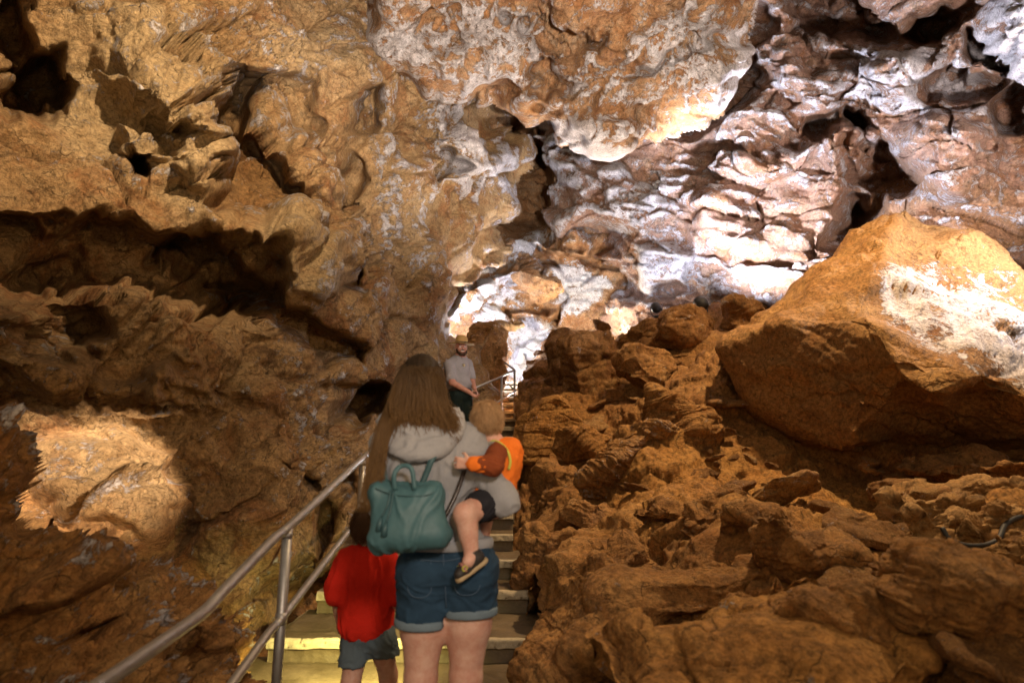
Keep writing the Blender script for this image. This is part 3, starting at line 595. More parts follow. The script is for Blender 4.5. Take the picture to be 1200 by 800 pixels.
# flat angular slabs lying at all angles over the slope: six kinds, copied
rg = np.random.RandomState(5); sl = []
for k in range(6):
    o, _c = boulder('flat_rock', 700, 500, 6, 1, rg.uniform(.20, .34), rg.uniform(.55, .8), seed=600 + k * 7, it=5, mat=[M_mud, M_slab][k % 2], mud=.35, white=.0, planes=7, rough=.8); sl.append(o)
n = 0
while n < 36:
    px, py = rg.uniform(640, 1200), rg.uniform(390, 800)
    if (870 < px and py < 545) or (880 < px < 1060 and py < 600) or (1040 < px and py < 660) or (690 < px < 790 and 510 < py < 590): continue
    Yq = ground_Y(px, py); q = at(px, py, Yq)
    if q[0] < np.interp(q[1], [3, 4.5, 6, 9], [.75, .50, .4, .4]): continue
    s_ = rg.uniform(.20, .46) * min(1.1, .40 + Yq / 8)
    o = sl[n] if n < 6 else sl[n % 6].copy()
    if n >= 6: COL.objects.link(o)
    o.location = (q[0], q[1], q[2] + .02 * s_); o.scale = (s_ * rg.uniform(.9, 1.3), s_, s_ * rg.uniform(.8, 1.2)); o.rotation_euler = (rg.normal() * .30 + .12, rg.normal() * .35 - .15, rg.uniform(-.9, .9))
    tag(o, 'flat broken slab half buried in the rubble right of the stairs', 'flat rock', 'broken slabs half buried in the rubble slope'); n += 1
def pillar(px, py, Y, wp, hp, lab, seed, mat=M_mud, mud=.3, **k):
    d_ = Y; return put('boulder', px, py, Y, wp * d_ / FPX, hp * d_ / FPX, wp * d_ / FPX, R(20), (0, 3), seed=seed, it=6, mat=mat, mud=mud, rough=1.3, planes=12, label=lab, cat='boulder', **k)
pillar(560, 436, 10.9, 46, 150, 'dark upright rock mass behind the guide, left of the bright passage', 901)
pillar(664, 428, 11.6, 62, 110, 'dark upright rock mass right of the bright passage', 905)
pillar(628, 332, 12.2, 60, 22, 'dark arch rock bridging the top of the bright passage', 909, M_far)
# small broken stones: eight kinds, copied
rg = np.random.RandomState(12); protos = []
for k in range(8):
    o, c = boulder('stone', 700, 500, 6, 1, rg.uniform(.35, .8), rg.uniform(.6, 1.), seed=400 + k, it=4, mat=[M_mud, CL, M_mud, M_slab][k % 4], mud=.25, white=.05, planes=8, rough=1.1)
    protos.append(o)
n = 0; first = set()
while n < 200:
    px, py = rg.uniform(625, 1200), rg.uniform(385, 770)
    if 880 < px and py < 545: continue
    if 870 < px < 1050 and 545 < py < 600 and rg.rand() < .8: continue
    if px < 640 + (py < 420) * 60 and rg.rand() < .5: continue
    Yq = ground_Y(px, py); s_ = rg.uniform(.05, .17) * (1 + 1.4 * (rg.rand() < .25)) * min(1, .35 + Yq / 7)
    q = at(px, py, Yq)
    if q[0] < np.interp(q[1], [3, 4.5, 6, 9], [.5, .32, .15, .15]): continue
    k = rg.randint(8); o = protos[k] if k not in first else protos[k].copy()
    if k in first: COL.objects.link(o)
    first.add(k); o.location = (q[0], q[1], q[2] - .06 * s_ - .02); o.scale = (s_, s_ * rg.uniform(.7, 1.2), s_ * rg.uniform(.6, 1.1)); o.rotation_euler = (rg.normal() * .35, rg.normal() * .35, rg.uniform(0, 6.28))
    tag(o, 'small broken stone scattered on the brown clay slope right of the stairs', 'stone', 'small broken stones scattered on the slope'); n += 1
# ------------------------------------------------------------------ bodies and cloth grown as one continuous surface
class Body:
    """smooth union of round cones and ellipsoids in world space, meshed with surface nets"""
    def __init__(s): s.ops = []
    def cone(s, a, b, ra, rb, k=.02, flat=None): s.ops.append(('c', np.array(a, float), np.array(b, float), ra, rb, k)); return s
    def chain(s, pts, rads, k=.02):
        for i in range(len(pts) - 1): s.cone(pts[i], pts[i + 1], rads[i], rads[i + 1], k)
        return s
    def ell(s, c, r, k=.02, rot=None): s.ops.append(('e', np.array(c, float), np.array(r, float), np.eye(3) if rot is None else rot, k)); return s
    def cut(s, fn): s.ops.append(('f', fn)); return s        # fn(P, D) -> D
    def build(s, h=.008, pad=.03):
        lo = np.full(3, 1e9); hi = -lo
        for o in s.ops:
            if o[0] == 'c':
                for p, r in ((o[1], o[3]), (o[2], o[4])): lo = np.minimum(lo, p - r); hi = np.maximum(hi, p + r)
            elif o[0] == 'e': m = o[2].max(); lo = np.minimum(lo, o[1] - m); hi = np.maximum(hi, o[1] + m)
        lo -= pad; hi += pad
        ax = [np.arange(lo[i], hi[i], h) for i in range(3)]; D = np.full([len(a) for a in ax], 1., F)
        for o in s.ops:
            if o[0] == 'f':
                g = np.stack(np.meshgrid(*ax, indexing='ij'), -1); D = o[1](g, D); continue
            k = o[5] if o[0] == 'c' else o[4]
            if o[0] == 'c': l = np.minimum(o[1] - o[3], o[2] - o[4]); u = np.maximum(o[1] + o[3], o[2] + o[4])
            else: l = o[1] - o[2].max(); u = o[1] + o[2].max()
            m = k + .02 + 2 * h; sl = tuple(slice(max(0, int((l[i] - m - lo[i]) / h)), int((u[i] + m - lo[i]) / h) + 2) for i in range(3))
            g = np.stack(np.meshgrid(*[ax[i][sl[i]] for i in range(3)], indexing='ij'), -1)
            if o[0] == 'c':
                ab = o[2] - o[1]; t = np.clip(((g - o[1]) @ ab) / (ab @ ab + 1e-12), 0, 1)
                d = np.linalg.norm(g - o[1] - t[..., None] * ab, axis=-1) - (o[3] + (o[4] - o[3]) * t)
            else:
                q = (g - o[1]) @ o[3]; r = o[2]; k0 = np.linalg.norm(q / r, axis=-1); k1 = np.linalg.norm(q / (r * r), axis=-1) + 1e-9; d = k0 * (k0 - 1) / k1
            a = D[sl]; hh = np.clip(.5 + .5 * (a - d) / k, 0, 1); D[sl] = a * (1 - hh) + d * hh - k * hh * (1 - hh)
        s.D, s.lo, s.h = D, lo, h
        return snets(D, lo, h)
    def sample(s, p):
        q = (np.asarray(p) - s.lo) / s.h; i = np.clip(np.floor(q).astype(int), 0, np.array(s.D.shape) - 2); f = q - i; o = 0
        for a in (0, 1):
            for b in (0, 1):
                for c in (0, 1): o = o + s.D[i[..., 0] + a, i[..., 1] + b, i[..., 2] + c] * np.where(a, f[..., 0], 1 - f[..., 0]) * np.where(b, f[..., 1], 1 - f[..., 1]) * np.where(c, f[..., 2], 1 - f[..., 2])
        return o
    def hit(s, px, py, Y0, off=.0):
        """first surface point along the sight line through a picture spot"""
        for Y in np.arange(Y0 - .4, Y0 + .4, .002):
            q = at(px, py, Y)
            if np.all(q > s.lo) and np.all(q < s.lo + s.h * (np.array(s.D.shape) - 2)) and s.sample(q[None])[0] < off: return q
        return at(px, py, Y0)
def snets(D, lo, h):
    S = D < 0; nx, ny, nz = D.shape
    cnt = np.zeros((nx - 1, ny - 1, nz - 1), np.int16); acc = np.zeros((nx - 1, ny - 1, nz - 1, 3), F); ne = np.zeros_like(cnt)
    def crossing(ax_):
        a = [slice(None)] * 3; b = [slice(None)] * 3; a[ax_] = slice(None, -1); b[ax_] = slice(1, None)
        A, B = D[tuple(a)], D[tuple(b)]; c = (A < 0) != (B < 0); t = np.where(c, A / np.where(c, A - B, 1), 0); return c, t
    for ax_ in range(3):
        c, t = crossing(ax_); o1, o2 = [i for i in range(3) if i != ax_]
        for u in (0, 1):
            for v in (0, 1):
                sl = [slice(None)] * 3; sl[o1] = slice(u, D.shape[o1] - 1 + u); sl[o2] = slice(v, D.shape[o2] - 1 + v)
                cc = c[tuple(sl)]; tt = t[tuple(sl)]; ne += cc
                acc[..., ax_] += tt * cc; acc[..., o1] += u * cc; acc[..., o2] += v * cc
    on = ne > 0; idx = np.full(ne.shape, -1); idx[on] = np.arange(on.sum())
    base = np.stack(np.meshgrid(*[np.arange(n) for n in ne.shape], indexing='ij'), -1)
    V = lo + h * (base[on] + acc[on] / ne[on][:, None])
    Q = []
    for ax_ in range(3):
        c, t = crossing(ax_); o1, o2 = [(1, 2), (2, 0), (0, 1)][ax_]
        I = np.argwhere(c); ok = (I[:, o1] > 0) & (I[:, o2] > 0) & (I[:, o1] < D.shape[o1] - 1) & (I[:, o2] < D.shape[o2] - 1); I = I[ok]
        inside = S[I[:, 0], I[:, 1], I[:, 2]]
        def g(d1, d2):
            J = I.copy(); J[:, o1] += d1; J[:, o2] += d2; return idx[J[:, 0], J[:, 1], J[:, 2]]
        q = np.stack([g(-1, -1), g(0, -1), g(0, 0), g(-1, 0)], 1); q[~inside] = q[~inside][:, ::-1]; Q.append(q)
    Q = np.concatenate(Q); V = V.astype(float)
    T = np.concatenate([Q[:, [0, 1, 2]], Q[:, [0, 2, 3]]]); V = relax(V, T, 2, .5)
    return V, Q
def qnorm(V, Q):
    n = np.cross(V[Q[:, 2]] - V[Q[:, 0]], V[Q[:, 3]] - V[Q[:, 1]]); i = Q.ravel(); n4 = np.repeat(n, 4, 0)
    o = np.stack([np.bincount(i, weights=n4[:, k], minlength=len(V)) for k in range(3)], -1)
    return o / (np.linalg.norm(o, axis=1, keepdims=True) + 1e-12)
def grown(name, body, mat, base, parent=None, h=.008, fold=0., ffreq=9., fdir=(1, 1, 1), fine=0., seed=0, attrs=None, **k):
    V, Q = body.build(h)
    n = qnorm(V, Q); p = (V * np.array(fdir)).astype(F)
    if fold:
        wv = fbm(p * F(5), 2, seed + 3)[:, None] * .25
        V = V + n * ((ridged((p + wv) * F(ffreq), 3, seed, .45) - .35) * fold)[:, None]
    if fine: V = V + n * (fbm(V.astype(F) * F(60), 3, seed + 1) * fine)[:, None]
    o = mesh(name, V - np.array(base), Q, mat, parent, **k); return o

def hand(B, wrist, palm_dir, side, curl_dir, s=1., curl=.6, k=.006, thumb=1):
    """palm and five bent fingers; s = 1 for an adult hand (0.18 m)"""
    w = np.array(wrist, float); d = np.array(palm_dir, float); d /= np.linalg.norm(d)
    a = np.array(side, float); a -= d * a.dot(d); a /= np.linalg.norm(a); c = np.array(curl_dir, float); c -= d * c.dot(d) + a * c.dot(a); c /= np.linalg.norm(c)
    L = .085 * s
    for t in (-.028, -.009, .010, .028): B.cone(w + a * t * s * .6, w + d * L + a * t * s, .015 * s, .0115 * s, k * 2 * s)
    for i, (t, ln) in enumerate(((-.030, .060), (-.010, .074), (.011, .078), (.031, .070))):
        p = w + d * L + a * t * s; an = 0; r = .0092 * s
        for j, f in enumerate((.45, .32, .23)):
            an += curl * (1.0, 1.1, .7)[j]; q = p + (d * math.cos(an) + c * math.sin(an)) * ln * f * s * 1.05
            B.cone(p, q, r, r * .92, k * .5 * s); p = q; r *= .92
    p = w + d * .022 * s + a * .030 * thumb * s; q = p + (d * .55 + a * .62 * thumb + c * .5) * .042 * s; B.cone(p, q, .014 * s, .011 * s, k * s)
    q2 = q + (d * .8 + a * .1 * thumb + c * .75) * .030 * s; B.cone(q, q2, .011 * s, .009 * s, k * .5 * s)
    return B

def cloth_mat(name, col, var=.15, scale=220, rough=.9, bump=.0006, spec=.2, big=6):
    m, nt, N, L, B = new_mat(name); tc = N.new('ShaderNodeTexCoord').outputs['Object']
    n = noise_node(N, L, tc, big, 5, .6); f = noise_node(N, L, tc, scale, 3, .7)
    c = ramp(N, L, n, [(.3, tuple(x * (1 - var) for x in col)), (.7, tuple(min(1, x * (1 + var)) for x in col))])
    c = mixc(N, L, .35, c, ramp(N, L, f, [(.3, g3(.5)), (.7, g3(1))]), 'MULTIPLY')
    L.new(c, B.inputs['Base Color']); B.inputs['Roughness'].default_value = rough; B.inputs['Specular IOR Level'].default_value = spec
    bp = N.new('ShaderNodeBump'); bp.inputs['Strength'].default_value = .7; bp.inputs['Distance'].default_value = bump; L.new(f, bp.inputs['Height']); L.new(bp.outputs['Normal'], B.inputs['Normal'])
    return m
def skin_mat(name, col):
    m, nt, N, L, B = new_mat(name); tc = N.new('ShaderNodeTexCoord').outputs['Object']
    n = ramp(N, L, noise_node(N, L, tc, 18, 6, .75), [(.36, g3(0)), (.64, g3(1))]); f = noise_node(N, L, tc, 120, 3, .6)
    L.new(mixc(N, L, n, (col[0] * .86, col[1] * .70, col[2] * .68), (col[0] * 1.06, col[1] * 1.10, col[2] * 1.12)), B.inputs['Base Color'])
    B.inputs['Roughness'].default_value = .5; B.inputs['Specular IOR Level'].default_value = .4
    B.inputs['Subsurface Weight'].default_value = .15; B.inputs['Subsurface Radius'].default_value = (.012, .005, .003); B.inputs['Subsurface Scale'].default_value = 1
    bp = N.new('ShaderNodeBump'); bp.inputs['Strength'].default_value = .3; bp.inputs['Distance'].default_value = .0006; L.new(f, bp.inputs['Height']); L.new(bp.outputs['Normal'], B.inputs['Normal'])
    return m
def hair_mat(name, c0, c1):
    m, nt, N, L, B = new_mat(name); g = N.new('ShaderNodeTexCoord'); mp = N.new('ShaderNodeMapping'); mp.inputs['Scale'].default_value = (60, 60, 4); L.new(g.outputs['Object'], mp.inputs['Vector'])
    n = noise_node(N, L, mp.outputs['Vector'], 2, 5, .6)
    a = N.new('ShaderNodeAttribute'); a.attribute_name = 'tip'
    c = mixc(N, L, a.outputs['Fac'], c0, c1); L.new(mixc(N, L, mth(N, L, 'MULTIPLY', n, .6), c, tuple(x * .35 for x in c0)), B.inputs['Base Color'])
    B.inputs['Roughness'].default_value = .55; B.inputs['Specular IOR Level'].default_value = .25
    return m
def plain(name, col, rough=.6, metal=0., spec=.5, **k):
    m, nt, N, L, B = new_mat(name); tc = N.new('ShaderNodeTexCoord').outputs['Object']; n = noise_node(N, L, tc, 30, 5, .6)
    L.new(mixc(N, L, n, tuple(x * .8 for x in col), tuple(min(1, x * 1.2) for x in col)), B.inputs['Base Color'])
    B.inputs['Roughness'].default_value = rough; B.inputs['Metallic'].default_value = metal; B.inputs['Specular IOR Level'].default_value = spec
    return m
def lines(name, curves, rad, mat, base, parent, seg=6, **k):
    Vq = merge([tube(c, rad, seg) for c in curves]); return mesh(name, Vq[0] - np.array(base), Vq[1], mat, parent, **k)
SK = skin_mat('skin', (.62, .38, .29)); SKR = skin_mat('skin_ruddy', (.50, .25, .17))
eye_w = plain('eye_white', (.75, .72, .68), .3); dark_m = plain('dark_pupil', (.03, .02, .015), .3)
def head(B, c, r, fwd, up=(0, 0, 1), k=.02):
    """skull, jaw, nose, lips and ears; r is half the head height"""
    f = np.array(fwd, float); f /= np.linalg.norm(f); u = np.array(up, float); u -= f * u.dot(f); u /= np.linalg.norm(u); s = np.cross(f, u); Rm = np.stack([s, f, u], 1); c = np.array(c, float)
    P = lambda x, y, z: c + Rm @ (np.array([x, y, z]) * r)
    B.ell(P(0, -.06, .18), np.array([.68, .82, .80]) * r, k, Rm); B.ell(P(0, .12, -.30), np.array([.54, .62, .66]) * r, k, Rm)
    B.cone(P(0, .70, .06), P(0, .92, -.22), .06 * r, .11 * r, k * .4); B.cone(P(-.1, .84, -.26), P(.1, .84, -.26), .07 * r, .07 * r, k * .3)
    B.cone(P(-.16, .72, -.52), P(.16, .72, -.52), .06 * r, .06 * r, k * .3); B.ell(P(0, .60, -.80), np.array([.22, .2, .18]) * r, k * .8, Rm)
    for e in (-1, 1):
        B.cone(P(e * .12, .76, .20), P(e * .42, .66, .20), .07 * r, .06 * r, k * .5); B.ell(P(e * .40, .55, -.18), np.array([.2, .2, .2]) * r, k, Rm)
        B.cone(P(e * .70, -.02, .12), P(e * .68, .02, -.18), .09 * r, .06 * r, k * .25); B.cone(P(e * .76, -.10, .16), P(e * .74, -.06, 0), .06 * r, .05 * r, k * .2)
    return P
def eyes(P, r, base, parent, brow):
    for e in (-1, 1):
        V, T = ICO[4]; c = P(e * .28, .70, .03)
        o = mesh('eye', V * .105 * r, T, eye_w, parent); o.location = (c - base).tolist()
        c2 = P(e * .28, .785, .03); mesh('pupil', V * .05 * r + (c2 - c), T, dark_m, o)
        lines('eyebrow', [curve_pts([P(e * .12, .86, .20), P(e * .30, .84, .26), P(e * .46, .72, .20)], 4)], .022 * r, brow, base, parent)
def strands(name, curves, r0, mat, base, parent, taper=.3, seg=5, **k):
    parts = [tube(c, list(np.linspace(r0, r0 * taper, len(c))), seg) for c in curves]
    V, Q = merge(parts); tip = np.concatenate([np.repeat(np.linspace(0, 1, len(c)), seg) for c in curves])
    return mesh(name, V - np.array(base), Q, mat, parent, attrs={'tip': tip}, **k)

# ================= the woman
Yw = 2.46; FL = CAMZ - 1.21
wb = np.array([at(520, 800, Yw)[0], Yw, FL])
W = dict(head=at(494, 453, Yw), neck=at(498, 488, 2.46), neck0=at(500, 502, 2.46), shL=at(456, 520, 2.46), shR=at(546, 514, 2.46), ches=at(502, 545, 2.47), wai=at(514, 610, 2.47), pel=at(524, 655, 2.47),
         hipL=at(499, 672, 2.47), hipR=at(551, 668, 2.47), knL=at(493, 797, 2.45), knR=at(546, 795, 2.47), anL=at(490, 925, 2.52), anR=at(546, 922, 2.55), elL=at(450, 592, 2.54), haL=at(468, 622, 2.80), elR=at(589, 584, 2.40), haR=at(556, 598, 2.62))
b = Body(); up = np.array([0, 0, 1.]); fw = np.array([0, 1., 0])
PW = head(b, W['head'], .115, (-.12, 1, .08))
b.chain([W['head'] - up * .05, W['neck'], W['neck0']], [.05, .05, .058], .03)
b.chain([W['shL'], W['neck0'] - up * .04, W['shR']], [.052, .07, .052], .05)
b.ell(W['ches'], (.15, .095, .15), .06).ell(W['wai'], (.125, .085, .12), .06).ell(W['pel'] - up * .02, (.17, .105, .11), .06)
for s_, h_ in (('L', 'hipL'), ('R', 'hipR')):
    b.chain([W[h_], (W[h_] + W['kn' + s_]) / 2 + fw * .005, W['kn' + s_] + up * .03], [.098, .083, .060], .03)
    b.ell(W['kn' + s_], (.055, .060, .06), .02); calf = W['kn' + s_] * .7 + W['an' + s_] * .3 - fw * .015
    b.chain([W['kn' + s_], calf, W['an' + s_]], [.053, .057, .036], .03); an = W['an' + s_]
    an = np.array([an[0], an[1], FL + .10]); b.chain([W['an' + s_], an, np.array([an[0], an[1] - .02, FL + .055])], [.036, .036, .034], .02)
    b.ell(W[h_] + np.array([0, -.055, -.0]), (.09, .07, .085), .05)
b.chain([W['shL'], W['elL'], W['haL']], [.048, .040, .028], .02); b.chain([W['shR'], W['elR'], W['haR']], [.048, .040, .028], .02)
hand(b, W['haL'], (.1, .9, -.2), (0, 1, 0), (1, 0, 0), .95, .25); hand(b, W['haR'], (-1, .25, .1), (0, .2, -1), (0, -1, .2), .95, .5)
woman = grown('person', b, SK, wb, h=.0075, label='woman seen from behind in grey hoodie and denim shorts, carrying a toddler on her hip', cat='person', group='visitors and guide on the stairs'); woman.location = wb.tolist()
eyes(PW, .115, wb, woman, dark_m)
# shoes
shoe_m = plain('shoe_canvas', (.25, .25, .27), .8)
for s_ in 'LR':
    a = np.array([W['an' + s_][0], W['an' + s_][1], FL + .04]); sb = Body().cone(a + [0, -.05, -.0], a + [0, .08, -.005], .042, .044, .02).cone(a + [0, .08, 0], a + [0, .16, -.01], .042, .03, .02).cone(a + [0, 0, 0], a + [0, 0, .05], .042, .04, .02)
    grown('shoe', sb, shoe_m, wb, woman, h=.008)
# hoodie
hood_c = cloth_mat('grey_jersey', (.34, .345, .365), .10, 260, .95, .0008)
hb = Body()
hb.chain([W['shL'], W['neck0'] - up * .045, W['shR']], [.066, .085, .066], .06)
hb.ell(W['ches'] + np.array([0, -.005, -.01]), (.178, .122, .17), .07).ell(W['wai'], (.162, .115, .13), .08).ell(W['pel'] + up * .045, (.172, .12, .075), .05)
hb.ell(at(470, 560, 2.46), (.09, .10, .12), .06); hb.ell(at(540, 545, 2.46), (.085, .10, .12), .06)
hb.chain([W['shR'], W['elR'] + up * .0, W['haR']], [.066, .060, .046], .03); hb.chain([W['shL'], W['elL'], W['elL'] * .35 + W['haL'] * .65], [.064, .054, .042], .03)
hb.cut(lambda P, D: np.maximum(D, (at(520, 641, Yw)[2] - P[..., 2])))
grown('hoodie', hb, hood_c, wb, woman, h=.007, fold=.016, ffreq=6.5, fdir=(1.2, .7, .9), fine=.001, seed=4)
HB = hb
# ribbed hem
hem = Body(); z0 = at(520, 636, Yw)[2]
hem.ell(np.array([W['pel'][0] + .0, 2.47, z0]), (.178, .126, .075), .02); hem.cut(lambda P, D: np.maximum(D, np.abs(P[..., 2] - z0) - .022))
grown('hem_band', hem, hood_c, wb, woman, h=.006)
# hood lying on the back, in loose folds
hd = Body()
def arc(cx, cy, rx, ry, Yc, a0, a1, rr, n=12, dy=.0):
    pts = []
    for i in range(n + 1):
        a = R(a0 + (a1 - a0) * i / n); pts.append(at(cx + rx * math.cos(a), cy + ry * math.sin(a), Yc - dy * math.sin(a)))
    hd.chain(pts, [rr * (.75 + .25 * math.sin(math.pi * i / n)) for i in range(n + 1)], .014)
arc(494, 487, 40, 20, 2.44, -10, 190, .030, dy=.09)
arc(493, 493, 46, 30, 2.42, -5, 185, .028, dy=.09)
arc(492, 498, 44, 36, 2.40, 5, 175, .027, dy=.08)
arc(496, 486, 34, 14, 2.45, -20, 200, .028, dy=.07)
hd.ell(at(494, 512, 2.38), (.13, .035, .05), .03)
grown('hood', hd, hood_c, wb, woman, h=.006, fold=.012, ffreq=9, fdir=(.6, 1, 1.4), fine=.001, seed=8)
# shorts
denim = cloth_mat('blue_denim', (.024, .056, .10), .30, 330, .9, .0007, big=9); denim2 = cloth_mat('denim_inside', (.17, .23, .28), .15, 330, .9); stitch = plain('stitching', (.05, .09, .15), .9)
sh = Body(); sh.ell(W['pel'] - up * .005, (.180, .118, .10), .06)
for s_ in 'LR':
    H_, K_ = W['hip' + s_], W['kn' + s_]; sh.ell(H_ + np.array([0, -.055, .0]), (.097, .076, .092), .05); sh.chain([H_, H_ * .62 + K_ * .38], [.109, .104], .03)
hemz = {'L': at(495, 731, Yw)[2], 'R': at(550, 718, Yw)[2]}
xm = at(523, 700, Yw)[0]
sh.cut(lambda P, D: np.maximum(D, np.where(P[..., 0] < xm, hemz['L'], hemz['R']) - P[..., 2])); sh.cut(lambda P, D: np.maximum(D, P[..., 2] - at(524, 632, Yw)[2]))
shorts = grown('denim_shorts', sh, denim, wb, woman, h=.0065, fold=.008, ffreq=11, fdir=(.7, 1, 1.3), fine=.0008, seed=14)
for s_ in 'LR':
    H_, K_ = W['hip' + s_], W['kn' + s_]; cf = Body(); cf.chain([H_, H_ * .55 + K_ * .45], [.114, .109], .02); zz = hemz[s_]
    cf.cut(lambda P, D: np.maximum(D, np.abs(P[..., 2] - zz - .010) - .016))
    if s_ == 'L': cf.cut(lambda P, D: np.maximum(D, P[..., 0] - xm + .004))
    else: cf.cut(lambda P, D: np.maximum(D, xm + .004 - P[..., 0]))
    grown('rolled_cuff', cf, denim2, wb, shorts, h=.006, fine=.001)
def onto(B, pts, Y0, off=.002): return curve_pts([B.hit(x, y, Y0) - np.array([0, off, 0]) for x, y in pts], 5)
for c in ([(478, 653), (478, 690), (490, 700), (505, 692), (505, 656)], [(532, 650), (533, 688), (545, 697), (562, 688), (560, 646)]):
    lines('back_pocket', [onto(sh, c, Yw), onto(sh, [c[0], ((c[0][0] + c[-1][0]) / 2, (c[0][1] + c[-1][1]) / 2 + 2), c[-1]], Yw)], .0022, stitch, wb, shorts)
lines('seam', [onto(sh, [(519, 636), (520, 660), (522, 690), (523, 712)], Yw), onto(sh, [(472, 648), (495, 655), (520, 657), (545, 652), (572, 642)], Yw)], .0025, stitch, wb, shorts)
leather = plain('tan_leather', (.28, .13, .06), .6)
q0 = [sh.hit(x, y, Yw) - np.array([0, .004, 0]) for x, y in ((556, 634), (566, 633), (567, 641), (557, 642))]
mesh('leather_patch', np.array(q0 + [q + np.array([0, .004, 0]) for q in q0]) - wb, [[0, 1, 2, 3], [4, 7, 6, 5], [0, 4, 5, 1], [1, 5, 6, 2], [2, 6, 7, 3], [3, 7, 4, 0]], leather, shorts, smooth=False)
# hair: a dark cap that breaks into long strands down the back
hairm = hair_mat('long_brown_hair', (.026, .015, .007), (.24, .13, .045))
hc = Body(); hc.ell(W['head'] + np.array([0, -.012, .022]), (.086, .100, .110), .03).ell(at(492, 470, 2.40), (.080, .055, .08), .04).ell(at(486, 490, 2.38), (.078, .04, .06), .04)
hc.cut(lambda P, D: np.maximum(D, np.where(P[..., 2] > W['head'][2] + .05, -1, P[..., 1] - W['head'][1] - .03)))
V, Q = hc.build(.007); n = qnorm(V, Q); an = np.arctan2(V[:, 0] - W['head'][0], -(V[:, 1] - W['head'][1]))
V = V + n * (.006 * perlin(np.stack([an * 14, V[:, 2] * 3, 0 * an], -1).astype(F), 5) + .003 * perlin(np.stack([an * 40, V[:, 2] * 4, 0 * an], -1).astype(F), 6))[:, None]
hair = mesh('hair', V - wb, Q, hairm, woman, attrs={'tip': np.clip((W['head'][2] - V[:, 2]) * 1.2, 0, 1)})
rg = np.random.RandomState(3); cv = []
for i in range(1500):
    t = rg.uniform(-1, 1); side = t
    # where the lock ends: left locks swing out to the left, right locks fall on the right shoulder
    if t < .1:
        u = (t + 1) / 1.1; ex, ey = (421 + u * 50 + rg.normal() * 5, 598 - u * 60 + rg.normal() * 16) if u < .42 else (457 + (u - .42) * 84 + rg.normal() * 4, 499 + rg.normal() * 8); ey = min(ey, 600)
        mx, my = (445 + u * 24 + rg.normal() * 3, 505 + rg.normal() * 4) if u < .42 else (457 + (u - .42) * 76 + rg.normal() * 3, 478 + rg.normal() * 4)
    else:
        u = (t - .1) / .9; ex, ey = 500 + u * 38 + rg.normal() * 4, 492 + u * 10 + rg.normal() * 9; mx, my = 500 + u * 24 + rg.normal() * 2, 474 + rg.normal() * 4
    a = t * 1.25 + rg.normal() * .12; top = W['head'] + np.array([math.sin(a * .5) * .05, rg.uniform(-.01, .07), .130 - .012 * abs(math.sin(a * .5))])
    s1 = W['head'] + np.array([math.sin(a) * .090, -math.cos(a) * .100 - .012, .05 + rg.uniform(-.01, .01)])
    s2 = at(mx * .8 + 493 * .2, my - 25, 2.36 - .02 * math.cos(t) + rg.uniform(-.01, .012)); s3 = at(mx, my, (2.30 if mx < 458 and t < .1 else 2.335) + rg.uniform(-.012, .012) ); s4 = at(ex, ey, (2.285 if ey > 530 else 2.34) + rg.uniform(-.02, .02))
    cv.append(curve_pts([top, s1, s2, s3, (s3 * .45 + s4 * .55) + rg.normal(size=3) * .006, s4], 5))
strands('hair_strand', cv, .0020, hairm, wb, hair, .3, 4)

# ================= backpack
teal = plain('teal_leather', (.052, .130, .150), .55); teal2 = plain('teal_leather_dark', (.036, .09, .105), .55)
bp = empty('backpack', at(478, 645, 2.24), label='teal leather backpack with loop handle worn on the back of the hoodie', cat='backpack'); pb = np.array(bp.location)
pk = Body(); c_ = lambda x, y, Y=2.27: at(x, y, Y)
tl, tr, bl, br = (444, 577), (509, 580), (447, 633), (512, 625)
for (p0, p1) in ((tl, tr), (bl, br), (tl, bl), (tr, br), (tl, br), (tr, bl)): pk.cone(c_(*p0, 2.29), c_(*p1, 2.27), .034, .040 if p1[1] > 600 else .034, .03)
pk.ell(c_(479, 608, 2.255), (.115, .045, .085), .04).ell(c_(479, 627, 2.25), (.125, .052, .05), .04)
pk.cone(c_(440, 568, 2.30), c_(512, 570, 2.30), .016, .016, .02)
grown('bag_body', pk, teal, pb, bp, h=.006, fold=.011, ffreq=8, fdir=(1.3, 1, .5), fine=.0012, seed=31)
PK = pk
def strap(pts, w, th, rad=None):
    P = curve_pts(pts, 6); V = []; Q = []; n = len(P)
    for i, p in enumerate(P):
        t = P[min(i + 1, n - 1)] - P[max(i - 1, 0)]; t /= np.linalg.norm(t); a = np.cross(t, [0, 1, 0]); a /= np.linalg.norm(a) + 1e-9; c = np.cross(a, t)
        for u, v in ((-1, -1), (1, -1), (1, 1), (-1, 1)): V.append(p + a * u * w / 2 + c * v * th / 2)
        if i: o = (i - 1) * 4; Q += [[o + k, o + (k + 1) % 4, o + 4 + (k + 1) % 4, o + 4 + k] for k in range(4)]
    Q += [[0, 3, 2, 1], [len(V) - 4 + k for k in range(4)]]; return np.array(V), Q
def mk(name, vq, mat, base, parent, **k): return mesh(name, vq[0] - np.array(base), vq[1], mat, parent, **k)
mk('handle', strap([c_(463, 574, 2.25), c_(462, 556, 2.24), c_(470, 546, 2.25), c_(482, 549, 2.24), c_(486, 574, 2.24)], .016, .008), teal, pb, bp)
mk('shoulder_strap', strap([c_(452, 572, 2.31), c_(449, 550, 2.31), c_(447, 530, 2.31), c_(449, 515, 2.36), c_(453, 506, 2.44)], .024, .008), teal2, pb, bp)
mk('shoulder_strap', strap([c_(492, 574, 2.31), c_(499, 556, 2.31), c_(508, 535, 2.31), c_(522, 517, 2.36), c_(532, 507, 2.44)], .022, .008), teal2, pb, bp)
